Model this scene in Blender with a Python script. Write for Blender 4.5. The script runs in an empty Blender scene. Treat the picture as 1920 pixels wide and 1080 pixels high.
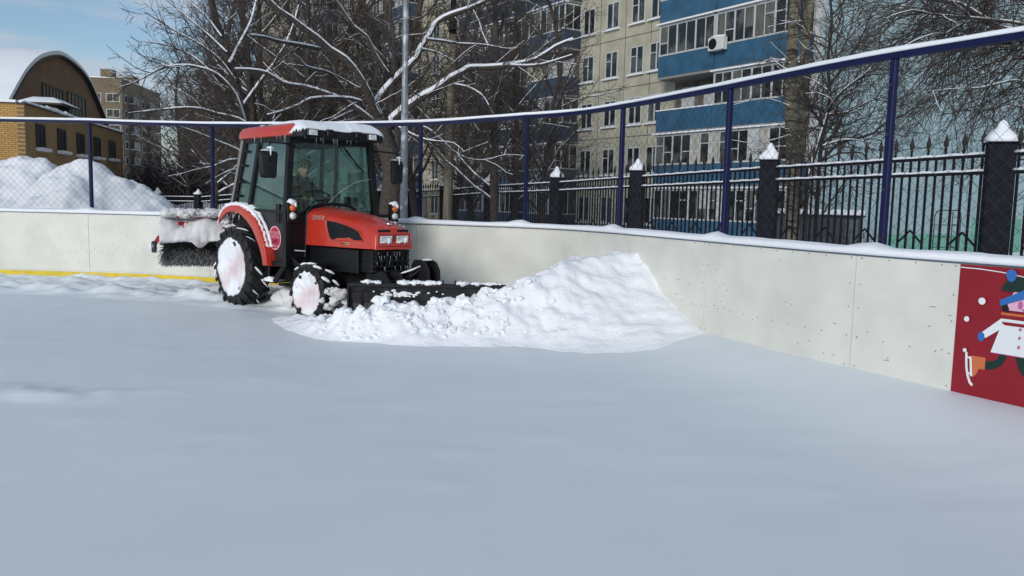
import bpy, bmesh, math, random
import numpy as np
from mathutils import Vector, Matrix, noise
C = bpy.context.scene.collection
R = math.radians

# ------------------------------------------------------------------ camera
F, PITCH, ROLL, EYE = 1523.28, .1045051, -.0228864, 1.56903
cr, sr, cp, sp = math.cos(ROLL), math.sin(ROLL), math.cos(PITCH), math.sin(PITCH)
cam = bpy.data.cameras.new('camera'); cam.sensor_width = 36; cam.lens = F / 1920 * 36
cam.clip_start = .05; cam.clip_end = 3000
co = bpy.data.objects.new('camera', cam); C.objects.link(co)
right = Vector((cr, -sr * sp, -sr * cp)); up = Vector((sr, cr * sp, cr * cp)); back = Vector((0, -cp, sp))
m = Matrix((right, up, back)).transposed().to_4x4(); m.translation = (0, 0, EYE)
co.matrix_world = m
S = bpy.context.scene; S.camera = co

# ------------------------------------------------------------------ world and sun
SUN_EL, SUN_AZ = R(19), R(180 + 21)          # azimuth clockwise from +Y: low, from behind the camera
w = bpy.data.worlds.new('World'); S.world = w; w.use_nodes = True
nt = w.node_tree; N = nt.nodes; N.clear()
def nn(t, n, **k):
    o = t.nodes.new(n)
    for a, b in k.items(): setattr(o, a, b)
    return o
out = nn(nt, 'ShaderNodeOutputWorld'); bg = nn(nt, 'ShaderNodeBackground')
sky = nn(nt, 'ShaderNodeTexSky', sky_type='NISHITA', sun_disc=False, sun_elevation=SUN_EL, sun_rotation=SUN_AZ,
         altitude=100, air_density=1.0, dust_density=.35, ozone_density=2.2)
tc = nn(nt, 'ShaderNodeTexCoord'); mp = nn(nt, 'ShaderNodeMapping'); mp.inputs['Scale'].default_value = (1.6, 1.6, 8.5)
nz = nn(nt, 'ShaderNodeTexNoise'); nz.inputs['Scale'].default_value = 2.6; nz.inputs['Detail'].default_value = 7; nz.inputs['Roughness'].default_value = .55
cr_ = nn(nt, 'ShaderNodeValToRGB'); cr_.color_ramp.elements[0].position = .42; cr_.color_ramp.elements[1].position = .60
cr_.color_ramp.elements[1].color = (.85, .85, .85, 1)
mx = nn(nt, 'ShaderNodeMix', data_type='RGBA'); mx.inputs['B'].default_value = (4.3, 4.8, 5.5, 1)
L = nt.links.new
L(tc.outputs['Generated'], mp.inputs['Vector']); L(mp.outputs[0], nz.inputs['Vector']); L(nz.outputs['Fac'], cr_.inputs[0])
L(cr_.outputs[0], mx.inputs['Factor']); L(sky.outputs[0], mx.inputs['A']); L(mx.outputs['Result'], bg.inputs[0]); L(bg.outputs[0], out.inputs[0])
bg.inputs[1].default_value = .085
sl = bpy.data.lights.new('sun', 'SUN'); sl.energy = 1.4; sl.angle = R(18); sl.color = (1, .975, .95)
so = bpy.data.objects.new('sun', sl); C.objects.link(so)
sd = Vector((math.sin(SUN_AZ) * math.cos(SUN_EL), math.cos(SUN_AZ) * math.cos(SUN_EL), math.sin(SUN_EL)))
so.rotation_euler = sd.to_track_quat('Z', 'Y').to_euler(); so.location = (0, -5, 30)
V = S.view_settings; V.view_transform = 'Standard'; V.look = 'None'; V.gamma = 1; V.exposure = 0.44
S.cycles.max_bounces = 6; S.cycles.transparent_max_bounces = 16

# ------------------------------------------------------------------ helpers
def ray(x, y):
    u, v = x - 960, y - 540; u, v = cr * u - sr * v, sr * u + cr * v
    return Vector((u / F, cp - v / F * sp, -sp + (-v / F) * cp))
def at(x, y, Y):                              # point at depth Y seen at photo pixel x, y
    d = ray(x, y); return d * (Y / d.y) + Vector((0, 0, EYE))

def mat(name, col, rough=.6, metal=0, bump=0, bscale=20, var=0, vscale=5, col2=None, spec=.5, detail=4, stretch=None, trans=0, alpha=1, coat=0, lo=.35, hi=.65):
    M = bpy.data.materials.new(name); M.use_nodes = True; t = M.node_tree; b = t.nodes['Principled BSDF']
    b.inputs['Base Color'].default_value = (*col, 1); b.inputs['Roughness'].default_value = rough
    b.inputs['Metallic'].default_value = metal; b.inputs['Specular IOR Level'].default_value = spec
    b.inputs['Transmission Weight'].default_value = trans; b.inputs['Alpha'].default_value = alpha
    b.inputs['Coat Weight'].default_value = coat
    tcn = nn(t, 'ShaderNodeTexCoord'); vec = tcn.outputs['Object']
    if stretch:
        mpn = nn(t, 'ShaderNodeMapping'); mpn.inputs['Scale'].default_value = stretch; t.links.new(vec, mpn.inputs[0]); vec = mpn.outputs[0]
    if var or col2:
        n1 = nn(t, 'ShaderNodeTexNoise'); n1.inputs['Scale'].default_value = vscale; n1.inputs['Detail'].default_value = detail
        t.links.new(vec, n1.inputs['Vector'])
        r1 = nn(t, 'ShaderNodeMapRange'); r1.inputs['From Min'].default_value = lo; r1.inputs['From Max'].default_value = hi
        t.links.new(n1.outputs['Fac'], r1.inputs['Value'])
        m1 = nn(t, 'ShaderNodeMix', data_type='RGBA'); m1.inputs['A'].default_value = (*[c * (1 - var) for c in col], 1)
        m1.inputs['B'].default_value = (*(col2 if col2 else [min(1, c * (1 + var)) for c in col]), 1)
        t.links.new(r1.outputs[0], m1.inputs['Factor']); t.links.new(m1.outputs['Result'], b.inputs['Base Color'])
    if bump:
        n2 = nn(t, 'ShaderNodeTexNoise'); n2.inputs['Scale'].default_value = bscale; n2.inputs['Detail'].default_value = 5
        t.links.new(vec, n2.inputs['Vector']); bp = nn(t, 'ShaderNodeBump'); bp.inputs['Strength'].default_value = bump
        bp.inputs['Distance'].default_value = .02; t.links.new(n2.outputs['Fac'], bp.inputs['Height']); t.links.new(bp.outputs[0], b.inputs['Normal'])
    return M
def brick(name, c1, c2, mortar, scale=1, bw=.25, bh=.075, axes=(0, 2), rough=.9):
    M = bpy.data.materials.new(name); M.use_nodes = True; t = M.node_tree; b = t.nodes['Principled BSDF']; b.inputs['Roughness'].default_value = rough
    tcn = nn(t, 'ShaderNodeTexCoord'); sep = nn(t, 'ShaderNodeSeparateXYZ'); cmb = nn(t, 'ShaderNodeCombineXYZ')
    t.links.new(tcn.outputs['Object'], sep.inputs[0]); t.links.new(sep.outputs[axes[0]], cmb.inputs[0]); t.links.new(sep.outputs[axes[1]], cmb.inputs[1])
    k = nn(t, 'ShaderNodeTexBrick'); k.inputs['Color1'].default_value = (*c1, 1); k.inputs['Color2'].default_value = (*c2, 1); k.inputs['Mortar'].default_value = (*mortar, 1)
    k.inputs['Scale'].default_value = scale; k.inputs['Brick Width'].default_value = bw; k.inputs['Row Height'].default_value = bh; k.inputs['Mortar Size'].default_value = .012 * bh / .075
    t.links.new(cmb.outputs[0], k.inputs['Vector'])
    nz = nn(t, 'ShaderNodeTexNoise'); nz.inputs['Scale'].default_value = .6; nz.inputs['Detail'].default_value = 6; t.links.new(tcn.outputs['Object'], nz.inputs[0])
    mm = nn(t, 'ShaderNodeMix', data_type='RGBA', blend_type='MULTIPLY'); mm.inputs['Factor'].default_value = .5
    t.links.new(k.outputs['Color'], mm.inputs['A']); t.links.new(nz.outputs['Fac'], mm.inputs['B']); t.links.new(mm.outputs['Result'], b.inputs['Base Color'])
    return M

class MB:
    def __init__(s): s.v = []; s.f = []
    def add(s, vs, fs):
        n = len(s.v); s.v += [tuple(v) for v in vs]; s.f += [[i + n for i in f] for f in fs]; return s
    def box(s, c, d, rot=None):
        c = Vector(c); h = [x / 2 for x in d]; vs = []
        for i in (-1, 1):
            for j in (-1, 1):
                for k in (-1, 1):
                    v = Vector((i * h[0], j * h[1], k * h[2]));  v = rot @ v if rot else v; vs.append(c + v)
        return s.add(vs, [(0, 1, 3, 2), (4, 6, 7, 5), (0, 4, 5, 1), (2, 3, 7, 6), (0, 2, 6, 4), (1, 5, 7, 3)])
    def bx(s, x0, x1, y0, y1, z0, z1): return s.box(((x0 + x1) / 2, (y0 + y1) / 2, (z0 + z1) / 2), (x1 - x0, y1 - y0, z1 - z0))
    def beam(s, a, b, w, h, upv=(0, 0, 1)):                  # rectangular bar from a to b
        a, b = Vector(a), Vector(b); d = (b - a); L_ = d.length; d.normalize(); u = Vector(upv)
        if abs(d.dot(u)) > .98: u = Vector((1, 0, 0))
        sx = d.cross(u).normalized(); uz = sx.cross(d)
        return s.box((a + b) / 2, (L_, w, h), Matrix((d, sx, uz)).transposed())
    def tube(s, pts, r, n=8, cap=True):
        pts = [Vector(p) for p in pts]; rs = r if isinstance(r, (list, tuple)) else [r] * len(pts)
        vs = []; prev = None
        for i, p in enumerate(pts):
            d = (pts[min(i + 1, len(pts) - 1)] - pts[max(i - 1, 0)])
            d = d.normalized() if d.length > 1e-9 else Vector((0, 0, 1))
            if prev is None: a = d.orthogonal().normalized()
            else:
                a = prev - d * prev.dot(d); a = a.normalized() if a.length > 1e-6 else d.orthogonal().normalized()
            prev = a; b = d.cross(a)
            for k in range(n):
                t = 2 * math.pi * k / n; vs.append(p + (a * math.cos(t) + b * math.sin(t)) * rs[i])
        fs = [(i * n + k, i * n + (k + 1) % n, (i + 1) * n + (k + 1) % n, (i + 1) * n + k) for i in range(len(pts) - 1) for k in range(n)]
        if cap: fs += [tuple(range(n))[::-1], tuple((len(pts) - 1) * n + k for k in range(n))]
        return s.add(vs, fs)
    def prism(s, poly, plane, a, b):                          # poly in 2D; plane 'xz','yz','xy'; extruded a..b on the third axis
        def P(u, v, w): return {'xz': (u, w, v), 'yz': (w, u, v), 'xy': (u, v, w)}[plane]
        n = len(poly); vs = [P(u, v, a) for u, v in poly] + [P(u, v, b) for u, v in poly]
        return s.add(vs, [tuple(range(n)), tuple(range(n, 2 * n))[::-1]] + [(i, (i + 1) % n, n + (i + 1) % n, n + i) for i in range(n)])
    def lathe(s, prof, n, c, ax=(0, 1, 0)):                   # prof: (axial, radius)
        ax = Vector(ax).normalized(); a = ax.orthogonal().normalized(); b = ax.cross(a); c = Vector(c); vs = []
        for h, r in prof:
            for k in range(n):
                t = 2 * math.pi * k / n; vs.append(c + ax * h + (a * math.cos(t) + b * math.sin(t)) * r)
        m_ = len(prof)
        fs = [(i * n + k, i * n + (k + 1) % n, (i + 1) * n + (k + 1) % n, (i + 1) * n + k) for i in range(m_ - 1) for k in range(n)]
        return s.add(vs, fs)
    def blob(s, c, r, seed=0, n=1, sq=(1, 1, 1), amp=.25):
        bm = bmesh.new(); bmesh.ops.create_icosphere(bm, subdivisions=n, radius=1)
        c = Vector(c); vs = []
        for v in bm.verts:
            k = 1 + amp * noise.noise(v.co * 1.7 + Vector((seed * 3.1, seed, 0)))*1.6
            vs.append(c + Vector((v.co.x * sq[0], v.co.y * sq[1], v.co.z * sq[2])) * r * k)
        fs = [[v.index for v in f.verts] for f in bm.faces]; bm.free(); return s.add(vs, fs)
    def build(s, name, m, parent=None, smooth=False, bevel=0, seg=1, sub=0, fix=True, solid=0):
        me = bpy.data.meshes.new(name); me.from_pydata(s.v, [], s.f)
        if fix:
            bm = bmesh.new(); bm.from_mesh(me); bmesh.ops.recalc_face_normals(bm, faces=bm.faces); bm.to_mesh(me); bm.free()
        if smooth: me.polygons.foreach_set('use_smooth', [True] * len(me.polygons))
        me.materials.append(m); o = bpy.data.objects.new(name, me); C.objects.link(o)
        if parent: o.parent = parent
        if solid:
            q = o.modifiers.new('solid', 'SOLIDIFY'); q.thickness = solid; q.offset = 0
        if sub:
            q = o.modifiers.new('sub', 'SUBSURF'); q.levels = sub; q.render_levels = sub
        if bevel:
            q = o.modifiers.new('bevel', 'BEVEL'); q.width = bevel; q.segments = seg; q.limit_method = 'ANGLE'; q.angle_limit = R(35)
            if smooth is False and seg > 1: me.polygons.foreach_set('use_smooth', [True] * len(me.polygons)); q.harden_normals = True
        return o
def raw(name, V_, F_, m, parent=None, smooth=False):          # numpy arrays: verts (n,3), quads (k,4)
    me = bpy.data.meshes.new(name); V_ = np.asarray(V_, 'f'); F_ = np.asarray(F_, 'i')
    me.vertices.add(len(V_)); me.vertices.foreach_set('co', V_.ravel()); k = F_.shape[1]
    me.loops.add(F_.size); me.loops.foreach_set('vertex_index', F_.ravel())
    me.polygons.add(len(F_)); me.polygons.foreach_set('loop_start', np.arange(0, F_.size, k, dtype='i'))
    if smooth: me.polygons.foreach_set('use_smooth', np.ones(len(F_), bool))
    me.update(calc_edges=True); me.validate(); me.materials.append(m)
    o = bpy.data.objects.new(name, me); C.objects.link(o)
    if parent: o.parent = parent
    return o
def tag(o, label=None, cat=None, group=None, kind=None):
    if label: o['label'] = label
    if cat: o['category'] = cat
    if group: o['group'] = group
    if kind: o['kind'] = kind
    return o
def thing(name, label, cat, loc=(0, 0, 0), rz=0, group=None):
    o = bpy.data.objects.new(name, None); C.objects.link(o); o.location = loc; o.rotation_euler = (0, 0, rz); o.empty_display_size = .3
    return tag(o, label, cat, group)
def copy_tree(o, parent=None):
    c = o.copy(); C.objects.link(c); c.parent = parent
    for ch in list(o.children): copy_tree(ch, c)
    return c
def text(name, body, size, m, parent, matrix, extrude=.001, shear=0, align='CENTER', xs=1):
    cu = bpy.data.curves.new(name, 'FONT'); cu.body = body; cu.size = size; cu.extrude = extrude; cu.shear = shear
    cu.align_x = align; cu.align_y = 'CENTER'
    t = bpy.data.objects.new(name + '_tmp', cu); me = bpy.data.meshes.new_from_object(t); bpy.data.objects.remove(t)
    for v in me.vertices: v.co.x *= xs
    me.transform(matrix); me.materials.clear(); me.materials.append(m)
    o = bpy.data.objects.new(name, me); C.objects.link(o); o.parent = parent; return o

# ------------------------------------------------------------------ materials
M_SNOW = mat('snow', (.86, .88, .91), .65, bump=.35, bscale=9, var=.02, vscale=.8, spec=.25)
M_FLAT = mat('rink_snow_surface', (.80, .848, .87), .55, bump=.07, bscale=6, stretch=(1, 1.7, 1), var=.025, vscale=.35, spec=.3, detail=8)
M_CLOD = mat('piled_snow', (.865, .88, .90), .7, bump=.5, bscale=24, spec=.2)
M_OLD = mat('dirty_snow', (.70, .70, .70), .8, bump=.8, bscale=12, col2=(.36, .30, .29), vscale=5, lo=.52, hi=.74, detail=8)
M_BOARD = mat('white_rink_board', (.675, .67, .605), .35, var=.07, vscale=2.2, detail=9, spec=.4)
M_CAP = mat('board_edge_strip', (.10, .14, .20), .5)
M_KICK = mat('yellow_kick_plate', (.68, .50, .03), .45, var=.1, vscale=6)
M_DOT = mat('screw_and_scuff', (.20, .21, .20), .6)
M_BLUE = mat('dark_blue_paint', (.006, .009, .050), .5, var=.15, vscale=7, spec=.22)
M_WIRE = mat('netting_wire', (.028, .03, .036), .7)
M_PILL = mat('charcoal_painted_metal', (.012, .013, .019), .8, spec=.15, var=.3, vscale=9, bump=.1, bscale=60)
M_BLK = mat('black_iron', (.004, .0045, .007), .6, spec=.3)
M_BRONZE = mat('bronze_spear', (.022, .016, .014), .6, spec=.3)
M_BARK = mat('dark_bark', (.062, .051, .042), .95, bump=.8, bscale=25, var=.35, vscale=14)
M_TWIG = mat('twig', (.066, .053, .044), .9)
M_TWIG2 = mat('twig_brown', (.075, .058, .046), .9)
M_BUSH = mat('bush_twigs', (.055, .040, .041), .9)
# ------------------------------------------------------------------ rink board line
def spline(P, step):
    P = [Vector(p) for p in P]; out_ = []
    for i in range(len(P) - 1):
        p0, p1, p2, p3 = P[max(i - 1, 0)], P[i], P[i + 1], P[min(i + 2, len(P) - 1)]
        n = max(2, int((p2 - p1).length / step))
        for k in range(n):
            t = k / n; out_.append(.5 * ((2 * p1) + (p2 - p0) * t + (2 * p0 - 5 * p1 + 4 * p2 - p3) * t * t + (3 * p1 - p0 - 3 * p2 + p3) * t ** 3))
    out_.append(P[-1]); return out_
BP = spline([(-24, 15.35), (-15, 15.05), (-9.34, 14.84), (-7.7, 14.74), (-6.2, 14.52), (-3.9, 13.82), (-1.54, 12.92), (-.5, 12.5), (.22, 12.14), (.80, 11.62),
             (1.3, 10.8), (1.8, 9.6), (2.32, 8.25), (2.85, 7.02), (3.37, 6.1), (3.66, 5.62), (5.2, 3.0), (7.2, -.5), (9.4, -4.5)], .12)
BP = [Vector((p.x, p.y)) for p in BP]
BN = []                                                       # outward normal (away from the rink)
for i in range(len(BP)):
    d = (BP[min(i + 1, len(BP) - 1)] - BP[max(i - 1, 0)]).normalized(); BN.append(Vector((-d.y, d.x)))
def bidx(px):                                                 # index of board point seen at photo column px (top line)
    best = min(range(len(BP)), key=lambda i: abs((BP[i].x / BP[i].y if BP[i].y > .5 else 9) - (px - 960) / F / 1.0 * (1 + .0)) )
    return best
def proj_x(X, Y, Z):
    z = Z - EYE; y = Y * cp - z * sp; zz = Y * sp + z * cp; u = F * X / y; v = -F * zz / y
    return cr * u + sr * v + 960
def bfind(px, Z=1.2):
    return min((i for i in range(len(BP)) if BP[i].y > 1), key=lambda i: abs(proj_x(BP[i].x, BP[i].y, Z) - px))
bpa = np.array([[p.x, p.y] for p in BP])
def bdist(X, Y):                                              # signed distance to the board line, positive inside the rink
    q = np.stack([X.ravel(), Y.ravel()], 1); res = np.empty(len(q))
    bn = np.array([[n.x, n.y] for n in BN])
    for s in range(0, len(q), 20000):
        d = q[s:s + 20000, None, :] - bpa[None]; dd = (d ** 2).sum(2); j = dd.argmin(1)
        dv = d[np.arange(len(j)), j]; res[s:s + 20000] = -(dv * bn[j]).sum(1)
    return res.reshape(X.shape)
def fbm(x, y, z=0, o=4):
    return noise.fractal(Vector((x, y, z)), .9, 2.1, o)
def grid(xs, ys, hf, keep=None):
    X, Y = np.meshgrid(xs, ys); Z = hf(X, Y); ny, nx = X.shape
    Vv = np.stack([X.ravel(), Y.ravel(), Z.ravel()], 1); I = np.arange(nx * ny).reshape(ny, nx)
    Q = np.stack([I[:-1, :-1].ravel(), I[:-1, 1:].ravel(), I[1:, 1:].ravel(), I[1:, :-1].ravel()], 1)
    if keep is not None:
        K = keep(X, Y); k = K.ravel()[Q].all(1); Q = Q[k]
        used = np.unique(Q); mp_ = -np.ones(nx * ny, int); mp_[used] = np.arange(len(used)); Vv = Vv[used]; Q = mp_[Q]
    return Vv, Q
vn = np.vectorize
# outer ground, one sheet to the horizon, sinking gently behind the rink
def ground_h(X, Y): return -.07 - .020 * np.clip(Y - 14, 0, 26)
gx = np.concatenate([[-1500, -700, -300, -150], np.arange(-90, 91, 6), [150, 300, 700, 1500]])
gy = np.concatenate([[-600, -200, -60], np.arange(-20, 91, 5), [120, 200, 400, 900, 1800]])
Vg, Qg = grid(gx.astype(float), gy.astype(float), ground_h)
tag(raw('snow_ground', Vg, Qg, M_SNOW, smooth=True), kind='structure')
# snow lying inside the rink
def rink_h(X, Y):
    D = bdist(X, Y)
    side = np.clip((X - .6) / 1.6, 0, 1)                     # banked snow by the right-hand boards
    z = .215 * side * np.exp(-np.clip(D, 0, 9) ** 2 / 1.0)
    leftm = np.clip((.3 - X) / 1.5, 0, 1)
    band = leftm * np.clip((2.35 - D) / .5, 0, 1)            # rough ridge left by the plough along the far boards
    fl = vn(lambda x, y: fbm(x * .35, y * .35, 3, 3))(X, Y); z = z + .014 * fl
    rb = vn(lambda x, y: fbm(x * 2.2, y * 3.5, 1, 5))(X, Y) ; rc = vn(lambda x, y: fbm(x * 9, y * 9, 5, 3))(X, Y)
    edge = np.exp(-((D - 1.9) / .35) ** 2)
    z = z + band * (.05 + .075 * np.clip(rb, -.5, 1.5) + .026 * rc + .05 * edge * (1 + rb))
    z = z + .035 * np.exp(-((X + 4.0) / .9) ** 2 - ((Y - 6.25) / .22) ** 2) * (1 + 1.4 * rc + .8 * rb) + .008 * np.clip(rb, 0, 1) * (1 - band)
    return z
xs = np.concatenate([np.arange(-24, -10, .4), np.arange(-10, -2.2, .07), np.arange(-2.2, 4.2, .09), np.arange(4.2, 9.6, .3)])
ys = np.concatenate([np.arange(-5, 4, .3), np.arange(4, 10.6, .08), np.arange(10.6, 15.5, .055)])
Vr, Qr = grid(xs, ys, rink_h, lambda X, Y: bdist(X, Y) > -.13)
tag(raw('rink_snow', Vr, Qr, M_FLAT, smooth=True), kind='structure')

# ------------------------------------------------------------------ ploughed pile
def ip(x, T): return np.interp(x, [t[0] for t in T], [t[1] for t in T])
YC = [(-3.1, 10.6), (-2.5, 9.75), (-1.9, 9.2), (-1., 9.28), (-.1, 9.42), (.5, 9.85), (1.4, 10.2), (2.2, 10.2)]
HC = [(-3.1, .0), (-2.5, .11), (-2.1, .22), (-1.85, .34), (-1.2, .36), (-.75, .36), (-.4, .42), (-.1, .55), (.25, .77), (.6, .90), (1.0, .92), (1.35, .985), (1.75, 1.0), (2.3, .92)]
YF = [(-3.1, 10.4), (-2.85, 9.9), (-2.45, 9.25), (-2.15, 8.9), (-1.5, 8.72), (0, 8.62), (1, 8.45), (1.6, 8.45), (2.1, 8.62), (2.4, 8.8)]
def yfn(X): return ip(X, YF) + .05 * np.sin(X * 3.1 + 1) + .035 * np.sin(X * 7.3) + .02 * np.sin(X * 17.7 + 2)
def pile_h(X, Y):
    yc, hc, yf = ip(X, YC), ip(X, HC), yfn(X)
    t = np.clip((Y - yf) / (yc - yf), 0, 1); q_ = np.clip((X - .2) / 1.2, 0, 1); sm = (1 - q_) * (.16 * t + .84 * t * t * (3 - 2 * t)) + q_ * t ** 1.28
    bk = np.clip((Y - yc) / .6, 0, 1); keepb = np.clip((X - .05) / .7, 0, 1)
    z = hc * sm * (1 - bk * bk * (1 - keepb)) * (1 - .12 * np.clip((Y - yc) / 1.5, 0, 1))
    b1 = vn(lambda x, y: fbm(x * 2.6, y * 2.6, 9, 4))(X, Y); b2 = vn(lambda x, y: noise.voronoi(Vector((x * 7.5, y * 7.5, 0)))[0][0])(X, Y)
    b5 = vn(lambda x, y: fbm(x * 1.2 + 7, y * 5.5, 4, 4))(X, Y); b3 = vn(lambda x, y: fbm(x * 13, y * 13, 2, 3))(X, Y); b4 = vn(lambda x, y: noise.voronoi(Vector((x * 3.4, y * 3.4, 2)))[0][0])(X, Y)
    clod = np.clip(1.15 - (X + 2.4) / 3.6, .16, 1)            # fresh clods near the blade, smoother towards the boards
    a = np.clip(z / .22, 0, 1)
    z = z + np.clip((.25 - X) / .6, 0, 1) * .055 * np.clip(z / .2, 0, 1) + a * (.05 * b1 - clod * (.17 * (b2 - .30) + .16 * (b4 - .4)) + clod * .02 * b3)
    z = z + .016 * b5 * np.clip(t * 6, 0, 1)
    return z - .015 + .015 * np.clip(t * 5, 0, 1) + .004 * np.exp(-((Y - yf - .07) / .07) ** 2) + rink_h(X, Y) * np.clip(1 - z / .55, 0, 1)
xs = np.arange(-3.1, 2.45, .026); ys = np.arange(7.95, 11.4, .026)
def keep_p(X, Y):
    return (bdist(X, Y) > -.04) & (Y > yfn(X) - .05)
Vp, Qp = grid(xs, ys, pile_h, keep_p)
pile = raw('snow_pile', Vp, Qp, M_CLOD, smooth=True)
tag(pile, 'big heap of freshly pushed white snow between the plough blade and the rink boards', 'snow pile')
random.seed(4)
mb = MB()
for i in range(230):
    x = random.triangular(-2.3, .7, -1.0); yc = float(ip(x, YC)); yf = float(ip(x, YF))
    y = yf + (yc - yf) * random.uniform(.25, 1.05); z = float(pile_h(np.array([[x]]), np.array([[y]]))[0, 0])
    r = random.uniform(.014, .042) * (1.25 if random.random() < .15 else 1)
    mb.blob((x, y, z + r * .15), r, i, 1, (1, random.uniform(.7, 1.2), random.uniform(.55, .9)), .5)
for (x, y, r) in [(-.72, 9.5, .13), (-.55, 9.25, .10), (-1.5, 9.25, .09), (-.3, 9.4, .09)]:
    z = float(pile_h(np.array([[x]]), np.array([[y]]))[0, 0]); mb.blob((x, y, z + .02), r, x * 9, 2, (1, .8, .75), .7)
tag(mb.build('clods', M_CLOD, pile, smooth=False), kind='stuff')

# ------------------------------------------------------------------ rink boards
boards = thing('rink_boards', 'white rink boards with snowy top and yellow kick strip running round the corner', 'rink boards')
seams = [0, 30, 48] + [bfind(p) for p in (165, 391, 590, 787, 1327, 1612, 1798)]
iP = seams[-1]; iP2 = iP + 20; seams += [iP2, iP2 + 18, iP2 + 36, iP2 + 54, len(BP) - 1]
seams = sorted(set(s for s in seams if s < len(BP)))
def strip(i0, i1, o0, o1, z0, z1, mb=None, zf=None, gap=0):
    mb = mb or MB(); n = i1 - i0 + 1; vs = []
    for i in range(i0, i1 + 1):
        sh = gap * ((1 if i == i0 else 0) - (1 if i == i1 else 0)); dd = Vector((BN[i].y, -BN[i].x))
        for (o, z) in ((o0, z0), (o1, z0), (o1, z1 + (zf(i) if zf else 0)), (o0, z1 + (zf(i) if zf else 0))):
            p = BP[i] + BN[i] * o + dd * sh; vs.append((p.x, p.y, z))
    fs = [(4 * k + j, 4 * k + (j + 1) % 4, 4 * k + 4 + (j + 1) % 4, 4 * k + 4 + j) for k in range(n - 1) for j in range(4)]
    fs += [(0, 1, 2, 3), (4 * n - 4, 4 * n - 1, 4 * n - 2, 4 * n - 3)]
    return mb.add(vs, fs)
random.seed(8)
for a, b in zip(seams[:-1], seams[1:]):
    p = strip(a, b, 0, .05, .16, 1.19, gap=.003).build('board_panel', M_BOARD, boards)
    d = MB()
    def dot(s, z, w=.009, h=.009):
        i = min(int(s), b - 1); t = s - i; q = BP[i].lerp(BP[i + 1], t); n = BN[i]; dd = Vector((BN[i].y, -BN[i].x))
        c = Vector((q.x - n.x * .001, q.y - n.y * .001, z))
        r_ = Matrix((Vector((dd.x, dd.y, 0)), Vector((n.x, n.y, 0)), Vector((0, 0, 1)))).transposed()
        d.box(c, (w, .006, h), r_)
    Ls = b - a
    for k in range(int(Ls * .12 / .21)): dot(a + .4 + k * .21 / .12, 1.172); dot(a + .4 + k * .21 / .12, .50)
    for z in (.25, .5, .75, .95, 1.172):
        dot(a + .35, z); dot(b - .35, z)
    for k in range(int(Ls * 1.1)):
        zz = min(1.1, max(.3, random.gauss(.62, .2))); ww = random.choice([.008, .01, .016, .025, .05 if random.random() < .2 else .012])
        dot(random.uniform(a + .3, b - .3), zz, ww, .004 if ww > .015 else .008)
    if not (a >= iP and b <= iP2 + 1): d.build('screws', M_DOT, p)
i0, i1 = 0, len(BP) - 1
strip(i0, i1, -.012, .06, 1.193, 1.209).build('edge_strip', M_CAP, boards)
strip(i0, i1, -.004, .045, -.02, .135).build('kick_plate', M_KICK, boards)
strip(i0, i1, -.006, .048, .137, .158).build('base_trim', M_BOARD, boards)
posts_px = [165, 391, 590, 790.4, 976, 1149, 1342, 1638]
posts_i = [22] + [bfind(p) for p in posts_px]
posts_i += [posts_i[-1] + 18, posts_i[-1] + 36, posts_i[-1] + 54]; posts_i = [i for i in posts_i if i < len(BP) - 2]
def capz(i):
    z = .018 * fbm(i * .11, 0, 3, 3)
    for p in posts_i: z += .055 * math.exp(-((i - p + .4) / .75) ** 2)
    return z
cs = MB(); n = 0
ring = [(-.03, 1.205), (-.045, 1.24), (-.015, 1.262), (.05, 1.277), (.13, 1.27), (.18, 1.245), (.185, 1.205)]
vs = []
for i in range(i0, i1 + 1):
    for (o, z) in ring:
        q = BP[i] + BN[i] * (o + .006 * fbm(i * .3, z * 9, 0, 2)); vs.append((q.x, q.y, z + (capz(i) if z > 1.25 else 0) * (1 if z > 1.27 else .4)))
k = len(ring)
cs.add(vs, [(i * k + j, i * k + (j + 1) % k, (i + 1) * k + (j + 1) % k, (i + 1) * k + j) for i in range(i1) for j in range(k)])
cs.build('snow_cap', M_SNOW, boards, smooth=True)

# ------------------------------------------------------------------ blue netting fence
nf = thing('netting_fence', 'tall dark blue steel fence with chain-link netting and snowy top rail above the boards', 'fence')
def rail_z(i): return ip(i, RZ)
# rail height at every post, as photographed
want = {165: 231, 391: 238, 590: 239, 790.4: 235.5, 976: 222, 1149: 203, 1342: 167.5, 1638: 110}
RZ = []; off = .12
for p, y in want.items():
    i = bfind(p); q = BP[i] + BN[i] * off
    best = min(np.arange(2.4, 3.2, .004), key=lambda z: abs((lambda Z: (lambda yy, zz, u: -sr * u + cr * (-F * zz / yy) + 540)(q.y * cp - (Z - EYE) * sp, q.y * sp + (Z - EYE) * cp, F * q.x / (q.y * cp - (Z - EYE) * sp)))(z) - y))
    RZ.append((i, float(best)))
RZ = [(0, RZ[0][1])] + sorted(RZ) + [(len(BP), RZ[-1][1])]
print('rail heights', RZ)
def osp(i, o, z): q = BP[i] + BN[i] * o; return Vector((q.x, q.y, z))
for i in posts_i:
    t = BN[i]; ang = math.atan2(t.y, t.x); rot = Matrix.Rotation(ang, 3, 'Z'); z1 = float(rail_z(i)); q = osp(i, off, 0)
    po = MB().box((q.x, q.y, (z1 - .1) / 2), (.056, .056, z1 + .1 - .004), rot).build('post', M_BLUE, nf, bevel=.008)
    b_ = MB()
    for z in (1.34, 1.75, 2.2, 2.6): b_.box((q.x - t.x * .030, q.y - t.y * .030, z), (.012, .02, .02), rot)
    b_.build('netting_clip', M_WIRE, po)
rr, rs_ = MB(), MB(); vr = []; vsn = []
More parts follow.
